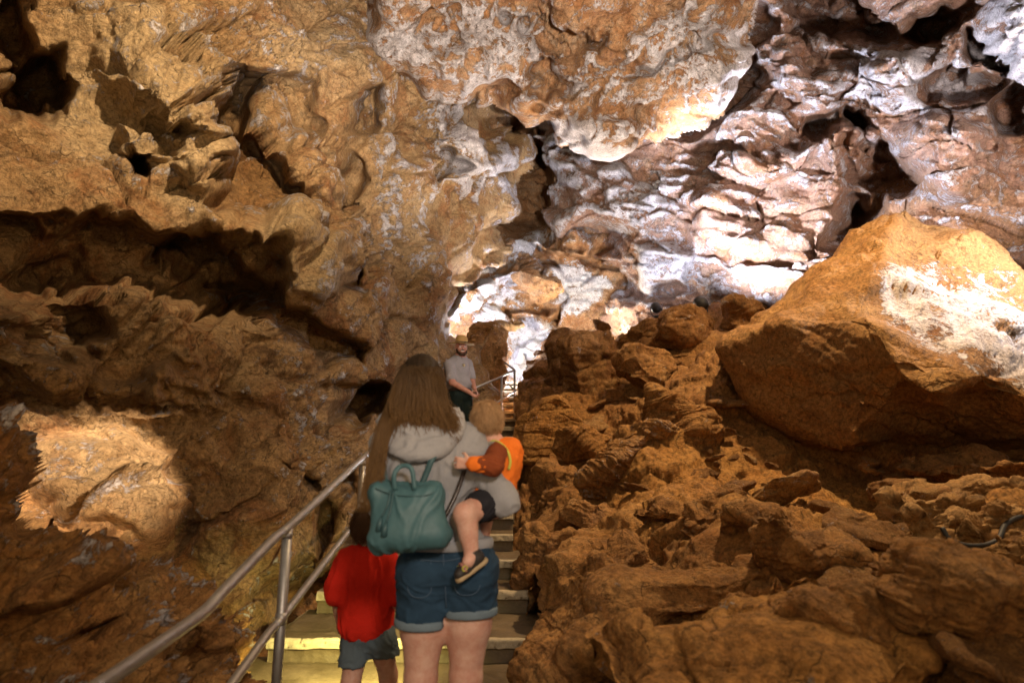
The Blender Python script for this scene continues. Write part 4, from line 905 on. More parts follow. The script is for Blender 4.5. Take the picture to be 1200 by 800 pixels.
mk('shoulder_strap', strap([c_(512, 618, 2.30), c_(524, 600, 2.31), c_(536, 575, 2.33), c_(545, 548, 2.36)], .016, .006), dark_m, pb, bp)
for a in ([(458, 574), (455, 590), (447, 606)], [(462, 574), (458, 596), (453, 612)]):
    pts = [pk.hit(x, y, 2.24) - np.array([0, .006, 0]) for x, y in a]; o = mk('pull_cord', tube(curve_pts(pts, 5), .0038, 8), teal2, pb, bp)
    e = pts[-1]; mk('tassel', tube([e, e + np.array([-.003, -.003, -.02]), e + np.array([-.006, -.002, -.045])], [.006, .010, .011], 10), teal2, pb, o)
mk('zip_line', tube(onto(pk, [(440, 572), (460, 579), (480, 581), (500, 580), (514, 574)], 2.24), .0028, 6), teal2, pb, bp)

# ================= toddler on her hip
tb = at(575, 588, 2.45)
T_ = dict(head=at(570, 495, 2.47), neck=at(579, 517, 2.47), chest=at(586, 540, 2.46), hip=at(578, 586, 2.44), kn=at(545, 602, 2.29), an=at(553, 650, 2.29), sh=at(582, 531, 2.38), el=at(578, 545, 2.30), ha=at(552, 543, 2.27), kn2=at(568, 600, 2.60), an2=at(562, 650, 2.62), sh2=at(588, 530, 2.55), el2=at(570, 540, 2.62), ha2=at(548, 530, 2.62))
b = Body(); PT = head(b, T_['head'], .082, (-.55, .85, .05), k=.014)
b.chain([T_['head'] - up * .03, T_['neck'], T_['chest']], [.036, .034, .06], .02); b.ell(T_['chest'], (.062, .066, .075), .03); b.ell(T_['hip'], (.065, .07, .06), .04); b.cone(T_['chest'], T_['hip'], .062, .064, .03)
b.chain([T_['hip'], T_['kn'], T_['an']], [.056, .041, .026], .018); b.chain([T_['hip'], T_['kn2'], T_['an2']], [.056, .040, .026], .018)
b.ell(T_['kn'] * .6 + T_['an'] * .4 + np.array([0, .005, 0]), (.033, .035, .05), .015)
b.chain([T_['sh'], T_['el'], T_['ha']], [.030, .026, .018], .012); b.chain([T_['sh2'], T_['el2'], T_['ha2']], [.030, .026, .018], .012)
hand(b, T_['ha'], (-1, .15, .05), (0, -.1, 1), (0, 1, -.2), .58, .75, k=.006); hand(b, T_['ha2'], (-1, -.2, 0), (0, 0, 1), (0, -1, 0), .55, .5)
b.cone(T_['an'], T_['an'] + np.array([-.012, -.02, -.02]), .024, .022, .01); b.cone(T_['an2'], T_['an2'] + np.array([0, .02, -.03]), .024, .02, .01)
tod = grown('person', b, SK, tb, h=.0045, label='toddler in an orange vest riding on the hip of the woman with the backpack', cat='person', group='visitors and guide on the stairs'); tod.location = tb.tolist()
eyes(PT, .082, tb, tod, leather)
hs = hair_mat('fair_short_hair', (.50, .30, .15), (.62, .40, .21))
hb2 = Body().ell(T_['head'] + np.array([.004, -.01, .013]), (.061, .070, .072), .02); Fh = np.array([-.55, .85, .05]); Fh /= np.linalg.norm(Fh)
hb2.cut(lambda P, D: np.maximum(D, ((P - T_['head']) @ Fh) - .028 - .35 * (P[..., 2] - T_['head'][2]))); hb2.cut(lambda P, D: np.maximum(D, T_['head'][2] - .035 - P[..., 2]))
V, Q = hb2.build(.004); n = qnorm(V, Q); V = V + n * (.0022 * perlin((V * np.array([90, 90, 30])).astype(F), 3) + .0016 * perlin((V * 160).astype(F), 4))[:, None]
V_th, Q_th = V, Q
th_o = mesh('hair', V - tb, Q, hs, tod, attrs={'tip': rnd(np.arange(len(V)).astype(np.uint32), 3)})
org = cloth_mat('orange_fleece', (.85, .20, .025), .12, 200, .95); rust = cloth_mat('rust_sleeve', (.23, .055, .018), .15, 220, .95); lime = cloth_mat('lime_piping', (.60, .58, .10), .1, 200); wht = cloth_mat('pale_grey_yoke', (.45, .42, .38), .1, 200)
v = Body(); v.ell(T_['chest'] + np.array([.006, 0, 0]), (.076, .080, .085), .03); v.cone(T_['chest'] + np.array([.0, 0, -.02]), T_['hip'] + up * .01, .078, .074, .03); v.ell(T_['hip'] + up * .02, (.076, .08, .05), .03)
v.ell(at(598, 524, 2.46), (.045, .05, .035), .02).cone(at(598, 522, 2.44), at(611, 530, 2.46), .028, .014, .02)
v.cut(lambda P, D: np.maximum(D, T_['hip'][2] - .005 - P[..., 2]))
vest = grown('hooded_vest', v, org, tb, tod, h=.005, fold=.010, ffreq=13, fine=.001, seed=41)
def vo(pts): return [v.hit(x, y, 2.45) - np.array([0, .003, 0]) for x, y in pts]
mk('yellow_piping', tube(curve_pts(vo([(571, 516), (584, 518), (594, 527), (598, 540), (596, 550)]), 6), .0055, 8), lime, tb, vest)
yk = Body().chain(vo([(572, 520), (580, 521), (588, 526)]), [.012, .013, .012], .008); grown('shoulder_yoke', yk, wht, tb, vest, h=.004)
sl = Body().chain([T_['sh'] + np.array([0, 0, .002]), T_['el'], T_['el'] * .35 + T_['ha'] * .65], [.041, .036, .030], .02); sl.chain([T_['sh2'], T_['el2'], T_['el2'] * .3 + T_['ha2'] * .7], [.040, .035, .028], .02)
grown('sleeve', sl, rust, tb, tod, h=.0045, fold=.006, ffreq=18, seed=44)
cu = Body().chain([T_['el'] * .50 + T_['ha'] * .50, T_['el'] * .10 + T_['ha'] * .90], [.032, .029], .01); grown('orange_cuff', cu, org, tb, tod, h=.004, fold=.004, ffreq=22, seed=45)
bs = Body(); bs.ell(T_['hip'] - up * .005, (.077, .082, .05), .03); bs.chain([T_['hip'], T_['hip'] * .45 + T_['kn'] * .55], [.066, .056], .02); bs.chain([T_['hip'], T_['hip'] * .45 + T_['kn2'] * .55], [.064, .055], .02)
navy = cloth_mat('dark_shorts_cloth', (.022, .022, .028), .3, 220)
grown('dark_shorts', bs, navy, tb, tod, h=.005, fold=.008, ffreq=14, seed=46)
blk = plain('black_leather', (.028, .024, .022), .5); pinkm = plain('pink_strap', (.38, .17, .14), .6); gum = plain('tan_sole', (.40, .30, .17), .7)
def toddler_shoe(an, d):
    d = np.array(d, float); d /= np.linalg.norm(d); u = np.cross(np.cross(d, up), d); sd_ = np.cross(d, u)
    P = lambda f, s, z: an + d * f + sd_ * s + u * z
    S = Body().cone(P(-.012, 0, -.022), P(.040, 0, -.030), .026, .025, .012).cone(P(.040, 0, -.030), P(.070, 0, -.034), .026, .021, .012).cone(P(-.006, 0, -.02), P(-.004, 0, .008), .027, .028, .01)
    o = grown('shoe', S, blk, tb, tod, h=.004)
    so = Body().cone(P(-.016, 0, -.052), P(.03, 0, -.052), .027, .024, .01).cone(P(.03, 0, -.052), P(.072, 0, -.052), .026, .023, .01)
    so.cut(lambda Pp, D: np.maximum(D, np.abs((Pp - P(0, 0, -.050)) @ u) - .007)); grown('sole', so, gum, tb, o, h=.004)
    for f, z in ((.022, -.012), (.050, -.018)):
        st = [P(f, .028 * math.cos(a) * 1.03, z - .010 + .026 * math.sin(a)) for a in np.linspace(-.2, math.pi + .2, 12)]
        mk('strap', tube(st, .0055, 8), pinkm, tb, o)
        for sgn in (-1, 1):
            c = P(f, sgn * .029, z + .0); ring = [c + (d * math.cos(a) + u * math.sin(a)) * .009 + sd_ * sgn * .003 for a in np.linspace(0, 2 * math.pi, 17)]; mk('buckle', tube(ring, .0022, 6), lime, tb, o)
toddler_shoe(T_['an'], (-.62, -.25, -.42)); toddler_shoe(T_['an2'], (-.5, .6, -.3))

def short_hair(V, Q, c, f, base, parent, mat, n_, ln, seed, r=.0011):
    g = np.random.RandomState(seed); nn_ = qnorm(V, Q); idx = g.choice(len(V), n_); cv = []
    for i in idx:
        v, n0 = V[i], nn_[i]; t = np.array([0, 0, -1.]) - n0 * n0[2] * -1 + np.array(f) * -.25 + g.normal(size=3) * .35; t -= n0 * t.dot(n0); t /= np.linalg.norm(t) + 1e-9; L_ = ln * g.uniform(.6, 1.2)
        cv.append([v - n0 * .002, v + n0 * .0035 + t * L_ * .35, v + n0 * .0045 + t * L_ * .7, v + n0 * g.uniform(.002, .008) + t * L_])
    strands('hair_strand', cv, r, mat, base, parent, .4, 3)
short_hair(V_th, Q_th, T_['head'], Fh, tb, th_o, hs, 2200, .030, 5)
# ================= child in red
Yc = 3.05; cb = np.array([at(432, 780, Yc)[0], Yc, FL])
C_ = dict(head=at(431, 618, Yc), neck=at(431, 640, Yc), shL=at(407, 657, Yc), shR=at(453, 657, Yc), chest=at(430, 675, Yc), belly=at(429, 715, Yc), pel=at(431, 742, Yc), elL=at(394, 692, 3.02), haL=at(396, 722, 3.12), elR=at(463, 692, 3.02), haR=at(457, 722, 3.15),
          hpL=at(419, 750, Yc), hpR=at(445, 747, Yc), knL=at(411, 800, 3.0), knR=at(455, 790, 3.15), anL=at(409, 848, 3.0), anR=at(456, 842, 3.2))
C_['anL'][2] = FL + .06; C_['anR'][2] = FL + .075
b = Body(); PC = head(b, C_['head'], .098, (-.35, .92, 0), k=.016)
b.chain([C_['head'] - up * .05, C_['neck'], C_['chest']], [.038, .040, .05], .025); b.chain([C_['shL'], C_['neck'] - up * .03, C_['shR']], [.034, .045, .034], .03); b.cone(C_['chest'], C_['belly'], .070, .072, .03); b.ell(C_['pel'], (.095, .072, .065), .04)
for s_ in 'LR':
    b.chain([C_['hp' + s_], C_['kn' + s_], C_['kn' + s_] * .65 + C_['an' + s_] * .35 - fw * .01, C_['an' + s_]], [.062, .042, .042, .027], .02); b.chain([C_['sh' + s_], C_['el' + s_], C_['ha' + s_]], [.034, .028, .020], .015)
    hand(b, C_['ha' + s_], (.05, .35, -.9), (0, 1, 0), (1 if s_ == 'L' else -1, 0, 0), .68, .35)
child = grown('person', b, SK, cb, h=.006, label='small child in a bright red top and grey blue shorts walking beside the handrail', cat='person', group='visitors and guide on the stairs'); child.location = cb.tolist()
eyes(PC, .098, cb, child, dark_m)
hb3 = Body().ell(C_['head'] + np.array([.005, -.012, .014]), (.076, .088, .088), .02); Fc = np.array([-.35, .92, 0]); Fc /= np.linalg.norm(Fc)
hb3.cut(lambda P, D: np.maximum(D, ((P - C_['head']) @ Fc) - .035 - .4 * (P[..., 2] - C_['head'][2]))); hb3.cut(lambda P, D: np.maximum(D, C_['head'][2] - .055 - P[..., 2]))
V, Q = hb3.build(.006); n = qnorm(V, Q); V = V + n * (.004 * perlin((V * np.array([70, 70, 20])).astype(F), 3))[:, None]
ch_m = hair_mat('dark_short_hair', (.10, .05, .025), (.15, .08, .04)); ch_o = mesh('hair', V - cb, Q, ch_m, child, attrs={'tip': rnd(np.arange(len(V)).astype(np.uint32), 3)}); short_hair(V, Q, C_['head'], Fc, cb, ch_o, ch_m, 1500, .045, 6, .0014)
red = cloth_mat('red_cotton', (.62, .022, .010), .12, 240, .9)
ts = Body().chain([C_['shL'], C_['neck'] - up * .035, C_['shR']], [.052, .060, .052], .04); ts.ell(C_['chest'], (.125, .095, .12), .05).ell(C_['belly'], (.125, .100, .11), .05).ell(C_['belly'] - up * .07, (.128, .105, .07), .04)
ts.chain([C_['shL'], C_['elL'] * .8 + C_['shL'] * .2 + np.array([-.008, 0, 0]), C_['elL'] - up * .02], [.052, .052, .050], .02); ts.chain([C_['shR'], C_['elR'] * .8 + C_['shR'] * .2, C_['elR'] - up * .02], [.052, .050, .048], .02)
zc = at(430, 748, Yc)[2]; ts.cut(lambda P, D: np.maximum(D, zc - P[..., 2] - .10 * (P[..., 0] - C_['pel'][0])))
grown('red_shirt', ts, red, cb, child, h=.006, fold=.014, ffreq=8, fdir=(1.2, 1, .6), fine=.001, seed=51)
gs = cloth_mat('grey_blue_cotton', (.12, .16, .19), .12, 240, .95)
cs = Body().ell(C_['pel'], (.112, .09, .075), .04)
for s_ in 'LR': cs.chain([C_['hp' + s_], C_['hp' + s_] * .4 + C_['kn' + s_] * .6], [.075, .070], .02)
cs.cut(lambda P, D: np.maximum(D, (at(430, 777, Yc)[2] + np.where(P[..., 0] > C_['pel'][0], .02, 0)) - P[..., 2]))
grown('grey_shorts', cs, gs, cb, child, h=.006, fold=.009, ffreq=11, seed=55)
for s_ in 'LR':
    a = C_['an' + s_]; zf = FL + (.0 if s_ == 'L' else .01); S = Body().cone([a[0], a[1] - .02, zf + .035], [a[0], a[1] + .09, zf + .03], .032, .030, .02).cone(a - up * .02, a + up * .01, .034, .032, .02); grown('shoe', S, blk, cb, child, h=.007)

# ================= guide in a flat brimmed hat
Yr = 8.8; rz0 = at(540, 470, Yr)[2] - .98; rb = np.array([at(540, 480, Yr)[0], Yr, rz0])
p_ = lambda x, y, Y=Yr: at(x, y, Y)
G_ = dict(head=p_(540.5, 407.5, 8.76), neck=p_(539, 417), shL=p_(526.5, 427, 8.70), shR=p_(548, 427, 8.95), ch=p_(536, 435), be=p_(538, 450), pe=p_(539, 463), elL=p_(530, 448, 8.55), haL=p_(550, 459.5, 8.50), elR=p_(553, 446, 8.95), haR=p_(556, 455, 8.75), hpL=p_(534, 468, 8.74), hpR=p_(545, 468, 8.86), knL=p_(535, 503, 8.72), knR=p_(546, 503, 8.84), anL=p_(535, 536, 8.76), anR=p_(546, 536, 8.88))
for s_ in 'LR': G_['kn' + s_][2] = rz0 + .50; G_['an' + s_][2] = rz0 + .10
b = Body(); fr = (.32, -1, -.02); PR = head(b, G_['head'], .122, fr, k=.02)
b.chain([G_['head'] - up * .06, G_['neck'], G_['ch']], [.058, .060, .10], .03); b.chain([G_['shL'], G_['neck'] - up * .05, G_['shR']], [.06, .08, .06], .05); b.ell(G_['ch'], (.16, .13, .17), .06).ell(G_['be'], (.16, .14, .14), .06).ell(G_['pe'], (.165, .13, .11), .06)
for s_ in 'LR':
    b.chain([G_['hp' + s_], G_['kn' + s_], G_['an' + s_]], [.09, .06, .042], .03); b.chain([G_['sh' + s_], G_['el' + s_], G_['ha' + s_]], [.055, .047, .032], .02)
hand(b, G_['haL'], (.75, .3, -.5), (.2, .8, .4), (.2, -.6, -.6), 1.05, .55, k=.008); hand(b, G_['haR'], (.5, -.2, -.8), (0, 1, 0), (-1, 0, 0), 1., .4)
rng = grown('person', b, SKR, rb, h=.008, label='smiling guide in flat brimmed straw hat and grey shirt standing higher up the stairs', cat='person', group='visitors and guide on the stairs'); rng.location = rb.tolist()
eyes(PR, .122, rb, rng, dark_m)
teeth = plain('teeth', (.7, .66, .6), .3); lines('smile', [curve_pts([PR(-.20, .74, -.46), PR(0, .80, -.52), PR(.20, .74, -.46)], 5)], .007, teeth, rb, rng)
beard = hair_mat('brown_beard', (.06, .03, .015), (.10, .05, .03))
bd = Body(); 
bd.chain([PR(-.58, .18, -.25), PR(-.50, .42, -.62), PR(-.2, .66, -.88), PR(.2, .66, -.88), PR(.50, .42, -.62), PR(.58, .18, -.25)], [.012, .018, .024, .024, .018, .012], .01)
bd.chain([PR(-.22, .80, -.40), PR(0, .86, -.36), PR(.22, .80, -.40)], [.006, .007, .006], .005)
V, Q = bd.build(.005); V = V + qnorm(V, Q) * (.003 * perlin((V * 120).astype(F), 2))[:, None]; mesh('beard', V - rb, Q, beard, rng, attrs={'tip': np.zeros(len(V))})
straw = cloth_mat('straw', (.55, .34, .12), .15, 90, .8, .002); band = plain('hat_band', (.05, .025, .012), .6)
def lathe(prof, c, tilt, seg=40, dent=None):
    V = []; Q = []
    for r, z in prof:
        for k in range(seg):
            a = 2 * math.pi * k / seg; zz = z
            if dent: zz = z - dent * max(0, math.cos(a * 2)) ** 2 * (1 if z > .08 else 0) * (r / .08)
            V.append([r * math.cos(a), r * math.sin(a) * 1.12, zz])
    for i in range(len(prof) - 1):
        for k in range(seg): Q.append([i * seg + k, i * seg + (k + 1) % seg, (i + 1) * seg + (k + 1) % seg, (i + 1) * seg + k])
    Q.append(list(range((len(prof) - 1) * seg, len(prof) * seg)))
    return np.array(V) @ np.array(tilt).T + c, Q
tilt = Matrix.Rotation(R(6), 3, 'X') @ Matrix.Rotation(R(3), 3, 'Y')
hc0 = G_['head'] + np.array([0, .0, .062])
hat = mk('straw_hat', lathe([(.088, -.004), (.155, -.008), (.186, -.006), (.188, 0), (.155, .000), (.094, .006), (.092, .03), (.088, .08), (.078, .11), (.05, .124), (.01, .122)], hc0, tilt, dent=.012), straw, rb, rng)
mk('hat_band', lathe([(.0955, .004), (.0965, .016), (.0945, .028)], hc0, tilt), band, rb, hat)
shirt = cloth_mat('grey_uniform_cloth', (.34, .315, .32), .08, 200, .9); green = cloth_mat('dark_green_cloth', (.014, .024, .020), .2, 200, .9)
s = Body().chain([G_['shL'], G_['neck'] - up * .06, G_['shR']], [.075, .092, .075], .05); s.ell(G_['ch'], (.185, .155, .18), .06).ell(G_['be'], (.185, .165, .13), .06)
s.chain([G_['shL'], G_['shL'] * .25 + G_['elL'] * .75], [.075, .073], .03); s.chain([G_['shR'], G_['shR'] * .25 + G_['elR'] * .75], [.075, .073], .03); zb = p_(538, 457.5)[2]
s.cut(lambda P, D: np.maximum(D, zb - P[..., 2])); grown('grey_shirt', s, shirt, rb, rng, h=.009, fold=.012, ffreq=6, seed=61)
co = Body().chain([G_['neck'] + np.array([-.07, -.02, -.02]), G_['neck'] + np.array([-.02, -.10, -.05])], [.018, .014], .01); co.chain([G_['neck'] + np.array([.07, -.0, -.02]), G_['neck'] + np.array([.04, -.10, -.05])], [.018, .014], .01); grown('collar', co, shirt, rb, rng, h=.007)
gold = plain('gold_badge', (.6, .5, .3), .3, 1.); bq = s.hit(543.5, 428, 8.7) - np.array([0, .006, 0]); mk('badge', lathe([(.001, 0), (.022, 0), (.022, .006), (.004, .010)], np.zeros(3), Matrix.Rotation(R(90), 3, 'X'), 12), gold, (0, 0, 0), rng).location = (bq - rb).tolist()
t = Body().ell(G_['pe'], (.18, .145, .12), .05)
for s_ in 'LR': t.chain([G_['hp' + s_], G_['kn' + s_], G_['an' + s_]], [.105, .08, .065], .03)
t.cut(lambda P, D: np.maximum(D, P[..., 2] - zb)); grown('green_trousers', t, green, rb, rng, h=.010, fold=.012, ffreq=6, seed=63)
bel = Body().ell(np.array([G_['pe'][0], G_['pe'][1], zb]), (.182, .160, .10), .02); bel.cut(lambda P, D: np.maximum(D, np.abs(P[..., 2] - zb) - .020)); grown('belt', bel, dark_m, rb, rng, h=.008)
for s_ in 'LR':
    a = np.array([G_['an' + s_][0], G_['an' + s_][1], rz0 + .045]); S = Body().cone(a + [0, .05, 0], a + [.03, -.12, -.005], .045, .042, .02).cone(a, a + up * .08, .045, .045, .02); grown('boot', S, dark_m, rb, rng, h=.009)
# ------------------------------------------------------------------ concrete stairs
def concrete(name, col, wet=.35):
    m, nt, N, L, B = new_mat(name); tc = N.new('ShaderNodeTexCoord').outputs['Object']
    a = noise_node(N, L, tc, 3, 7, .65, .5); f = noise_node(N, L, tc, 45, 6, .7)
    c = ramp(N, L, a, [(.3, tuple(x * .55 for x in col)), (.55, col), (.75, tuple(min(1, x * 1.35) for x in col))])
    at_ = N.new('ShaderNodeAttribute'); at_.attribute_name = 'edge'
    n2 = noise_node(N, L, tc, 22, 6, .8, .6)
    e = mth(N, L, 'ADD', at_.outputs['Fac'], mth(N, L, 'MULTIPLY', mth(N, L, 'SUBTRACT', n2, .5), 2.2)); e = ramp(N, L, e, [(.45, g3(0)), (.65, g3(1))])
    c = mixc(N, L, e, c, (.52, .44, .30)); c = mixc(N, L, .5, c, ramp(N, L, f, [(.3, g3(.4)), (.7, g3(1))]), 'MULTIPLY')
    L.new(c, B.inputs['Base Color']); L.new(ramp(N, L, a, [(.35, g3(wet)), (.65, g3(.8))]), B.inputs['Roughness'])
    bp = N.new('ShaderNodeBump'); bp.inputs['Strength'].default_value = .6; bp.inputs['Distance'].default_value = .008
    L.new(mth(N, L, 'ADD', f, mth(N, L, 'MULTIPLY', e, .6)), bp.inputs['Height']); L.new(bp.outputs['Normal'], B.inputs['Normal']); return m
M_step = concrete('worn_concrete', (.16, .115, .065))
def step(xl, xr, y0, y1, zt, hgt, seed, parent, base, skew=0.):
    """one tread block with a worn, chipped nosing and an undercut riser"""
    nx = max(24, int((xr - xl) / .012)); prof = []
    nt_ = max(12, int((y1 - y0) / .02))
    for i in range(nt_): prof.append((y1 - (y1 - y0) * i / nt_, zt, 0.))
    for a in np.linspace(0, 1, 6): prof.append((y0 - .018 * math.sin(a * math.pi / 2), zt - .018 * (1 - math.cos(a * math.pi / 2)), .8))
    for z in np.linspace(.03, .062, 6): prof.append((y0 - .018, zt - z, .75))
    prof.append((y0 + .012, zt - .070, .0))
    for z in np.linspace(.08, hgt, 8): prof.append((y0 + .018, zt - z, -.3))
    prof.append((y0 + .35, zt - hgt - .002, -.5))
    prof = np.array(prof); xs = np.linspace(xl, xr, nx); X, I = np.meshgrid(xs, np.arange(len(prof)))
    V = np.stack([X, prof[I][..., 0] + skew * (X - (xl + xr) / 2), prof[I][..., 1]], -1).reshape(-1, 3); e = prof[I][..., 2].ravel()
    p = V.astype(F); nzs = fbm(p * F(5), 4, seed); V[:, 2] += .012 * fbm(p * F(3.1), 3, seed + 1) + .004 * fbm(p * F(22), 3, seed + 2) - (e > .4) * .012 * np.clip(ridged(p * F(6), 3, seed + 4) - .45, 0, 1)
    V[:, 1] += (.016 * nzs + .010 * fbm(p * F(18), 3, seed + 3)) * (e != 0)
    n = len(prof); idx = np.arange(n * nx).reshape(n, nx); Q = np.stack([idx[:-1, :-1], idx[1:, :-1], idx[1:, 1:], idx[:-1, 1:]], -1).reshape(-1, 4).tolist()
    m0 = len(V); V = np.concatenate([V, [[xl, (y0 + y1) / 2, zt - hgt], [xr, (y0 + y1) / 2, zt - hgt]]])
    for col, c in ((0, m0), (nx - 1, m0 + 1)):
        for r_ in range(n - 1): Q.append([int(idx[r_, col]), int(idx[r_ + 1, col]), c])
    return mesh('step', V - base, Q, M_step, parent, attrs={'edge': np.concatenate([e, [0, 0]])})
st = empty('staircase', (-.5, 3.5, FL), label='flight of worn low concrete steps climbing between the rocks', cat='staircase'); sbase = np.array(st.location)
# nosings: picture height of the front edge, height below the camera, left and right ends in metres
NOSE = [(None, 1.52, -2.2, .75, 0.0), (None, 1.37, -2.0, .6, 1.75), (None, 1.21, -1.75, .5, 2.2)]
def dist_for(py, H):
    a = math.atan((py - 400) / FPX) - PITCH; return H / math.tan(a)
seq = [(0.6, 1.52, -1.9, .7), (1.72, 1.37, -1.8, .6), (2.15, 1.21, -1.7, .45)]
H = [1.06, .90, .74, .58, .41, .24]; PYN = [747, 692, 655, 625, 600, 578]
for py, h_ in zip(PYN, H): seq.append((dist_for(py, h_), h_, 0, 0))
print('steps', [(round(a, 2), b) for a, b, _, _ in seq])
y = seq[-1][0]
extra = [(y + .55 * (i + 1), .07 - .175 * i) for i in range(12)]
for yy, h_ in extra: seq.append((yy, h_, 0, 0))
cx = lambda Y: np.interp(Y, [0, 3, 4.4, 6, 8, 10, 12, 16], [-.6, -.58, -.60, -.62, -.45, -.15, .12, .5])
hw = lambda Y: np.interp(Y, [0, 3, 4.4, 5.2, 6, 8, 9, 10, 16], [1.1, 1.0, .86, .72, .62, .55, .45, .36, .4])
for i, (yy, h_, a, c) in enumerate(seq):
    y1 = (seq[i + 1][0] if i + 1 < len(seq) else yy + 1.5) + .12
    l, r_ = (a, c) if a else (cx(yy) - hw(yy) - (.1 if i < 6 else 0), cx(yy) + hw(yy))
    step(l, r_, yy, y1, CAMZ - h_, .30, 100 + i, st, sbase, skew=.03 * math.sin(i * 2.1))
# cave floor under and beside the stairs
Yv = np.exp(np.linspace(math.log(.5), math.log(18), 260)); Uu = np.linspace(-3.0, 1.6, 240); YY, UU = np.meshgrid(Yv, Uu, indexing='ij'); XX = UU * (.8 + YY * .25)
sy = np.array([a[0] for a in seq]); sz = np.array([CAMZ - a[1] for a in seq])
Z = np.interp(YY, sy, sz) - .62; Z += .8 * sstep(.1, .9, np.abs(XX - cx(YY)) - hw(YY) - .1)
p = np.stack([XX, YY, Z], -1).reshape(-1, 3).astype(F); p[:, 2] += rock(p, scale=.5, seed=71, mud=np.full(len(p), .2, F)) * .6
idx = np.arange(YY.size).reshape(YY.shape); Q = np.stack([idx[:-1, :-1], idx[:-1, 1:], idx[1:, 1:], idx[1:, :-1]], -1).reshape(-1, 4)
mesh('ground', p, Q, M_mud, attrs={'white': np.full(len(p), -.3), 'mud': np.full(len(p), .4)}, kind='structure')

# ------------------------------------------------------------------ handrails
steel, nt, N, L, B = new_mat('galvanised_steel'); tc = N.new('ShaderNodeTexCoord').outputs['Object']
n1 = noise_node(N, L, tc, 18, 6, .7); n2 = noise_node(N, L, tc, 120, 4, .7)
L.new(mixc(N, L, n1, (.28, .27, .26), (.58, .57, .56)), B.inputs['Base Color']); B.inputs['Metallic'].default_value = .85
L.new(ramp(N, L, n2, [(.3, g3(.36)), (.7, g3(.62))]), B.inputs['Roughness'])
hr = empty('handrail', at(322, 830, 3.05), label='long galvanised handrail with middle rail beside the child in red', cat='handrail', group='steel handrails along the stairs'); hb_ = np.array(hr.location)
XR = -1.06
def rp(px, py):
    """point of the railing plane x = XR seen at a picture spot"""
    u = (px - 600) / FPX; Y = 3.; 
    v = (400 - py) / FPX; t = XR / u; return np.array([XR, t * (CP - v * SP), CAMZ + t * (SP + v * CP)])
top = [(-160, 1010), (40, 852), (120, 800), (200, 745), (232, 722), (246, 710), (262, 692), (318, 634), (330, 624), (344, 612), (425, 537), (470, 498)]
tp = [rp(*q) for q in top]
mk('top_rail', tube(curve_pts(tp, 5), .0215, 16), steel, hb_, hr)
drop = .37
mid = [p - np.array([0, 0, .40]) for p in tp]
mk('middle_rail', tube(curve_pts(mid, 5), .0195, 16), steel, hb_, hr)
for px, py in ((337, 618), (120, 800), (425, 537)):
    q = rp(px, py); zf = q[2] - 1.02
    o = mk('post', tube([np.array([XR, q[1], zf]), q - np.array([0, 0, .004])], .0235, 18), steel, hb_, hr)
    mk('weld_collar', tube([q - np.array([0, 0, .045]), q - np.array([0, 0, .018])], [.026, .024], 18), steel, hb_, o); qm = q - np.array([0, 0, .40]); mk('weld_collar', tube([qm - [0, 0, .026], qm + [0, 0, .026]], .027, 18), steel, hb_, o)
    mk('base_flange', tube([np.array([XR, q[1], zf]), np.array([XR, q[1], zf + .012])], .06, 20), steel, hb_, o)
# upper railing beside the guide
hr2 = empty('handrail', at(590, 500, 9.6), label='small distant handrail with two posts by the hand of the guide', cat='handrail', group='steel handrails along the stairs'); h2 = np.array(hr2.location)
a, b1, c, d = at(548, 458, 8.7), at(588, 441, 9.4), at(603, 433, 9.9), at(586, 425, 11.)
mk('top_rail', tube([a, b1, c], .017, 12), steel, h2, hr2)
mk('upper_rail', tube([c, at(590, 424, 11)], .016, 12), steel, h2, hr2)
mk('middle_rail', tube([at(572, 478, 9.1), at(588, 468, 9.4), at(604, 458, 9.9)], .015, 12), steel, h2, hr2)
mk('middle_rail', tube([at(604, 458, 9.9), at(594, 448, 11)], .014, 12), steel, h2, hr2)
mk('post', tube([b1 - [0, 0, 1.1], b1], .018, 12), steel, h2, hr2); mk('post', tube([c - [0, 0, 1.0], c], .018, 12), steel, h2, hr2)
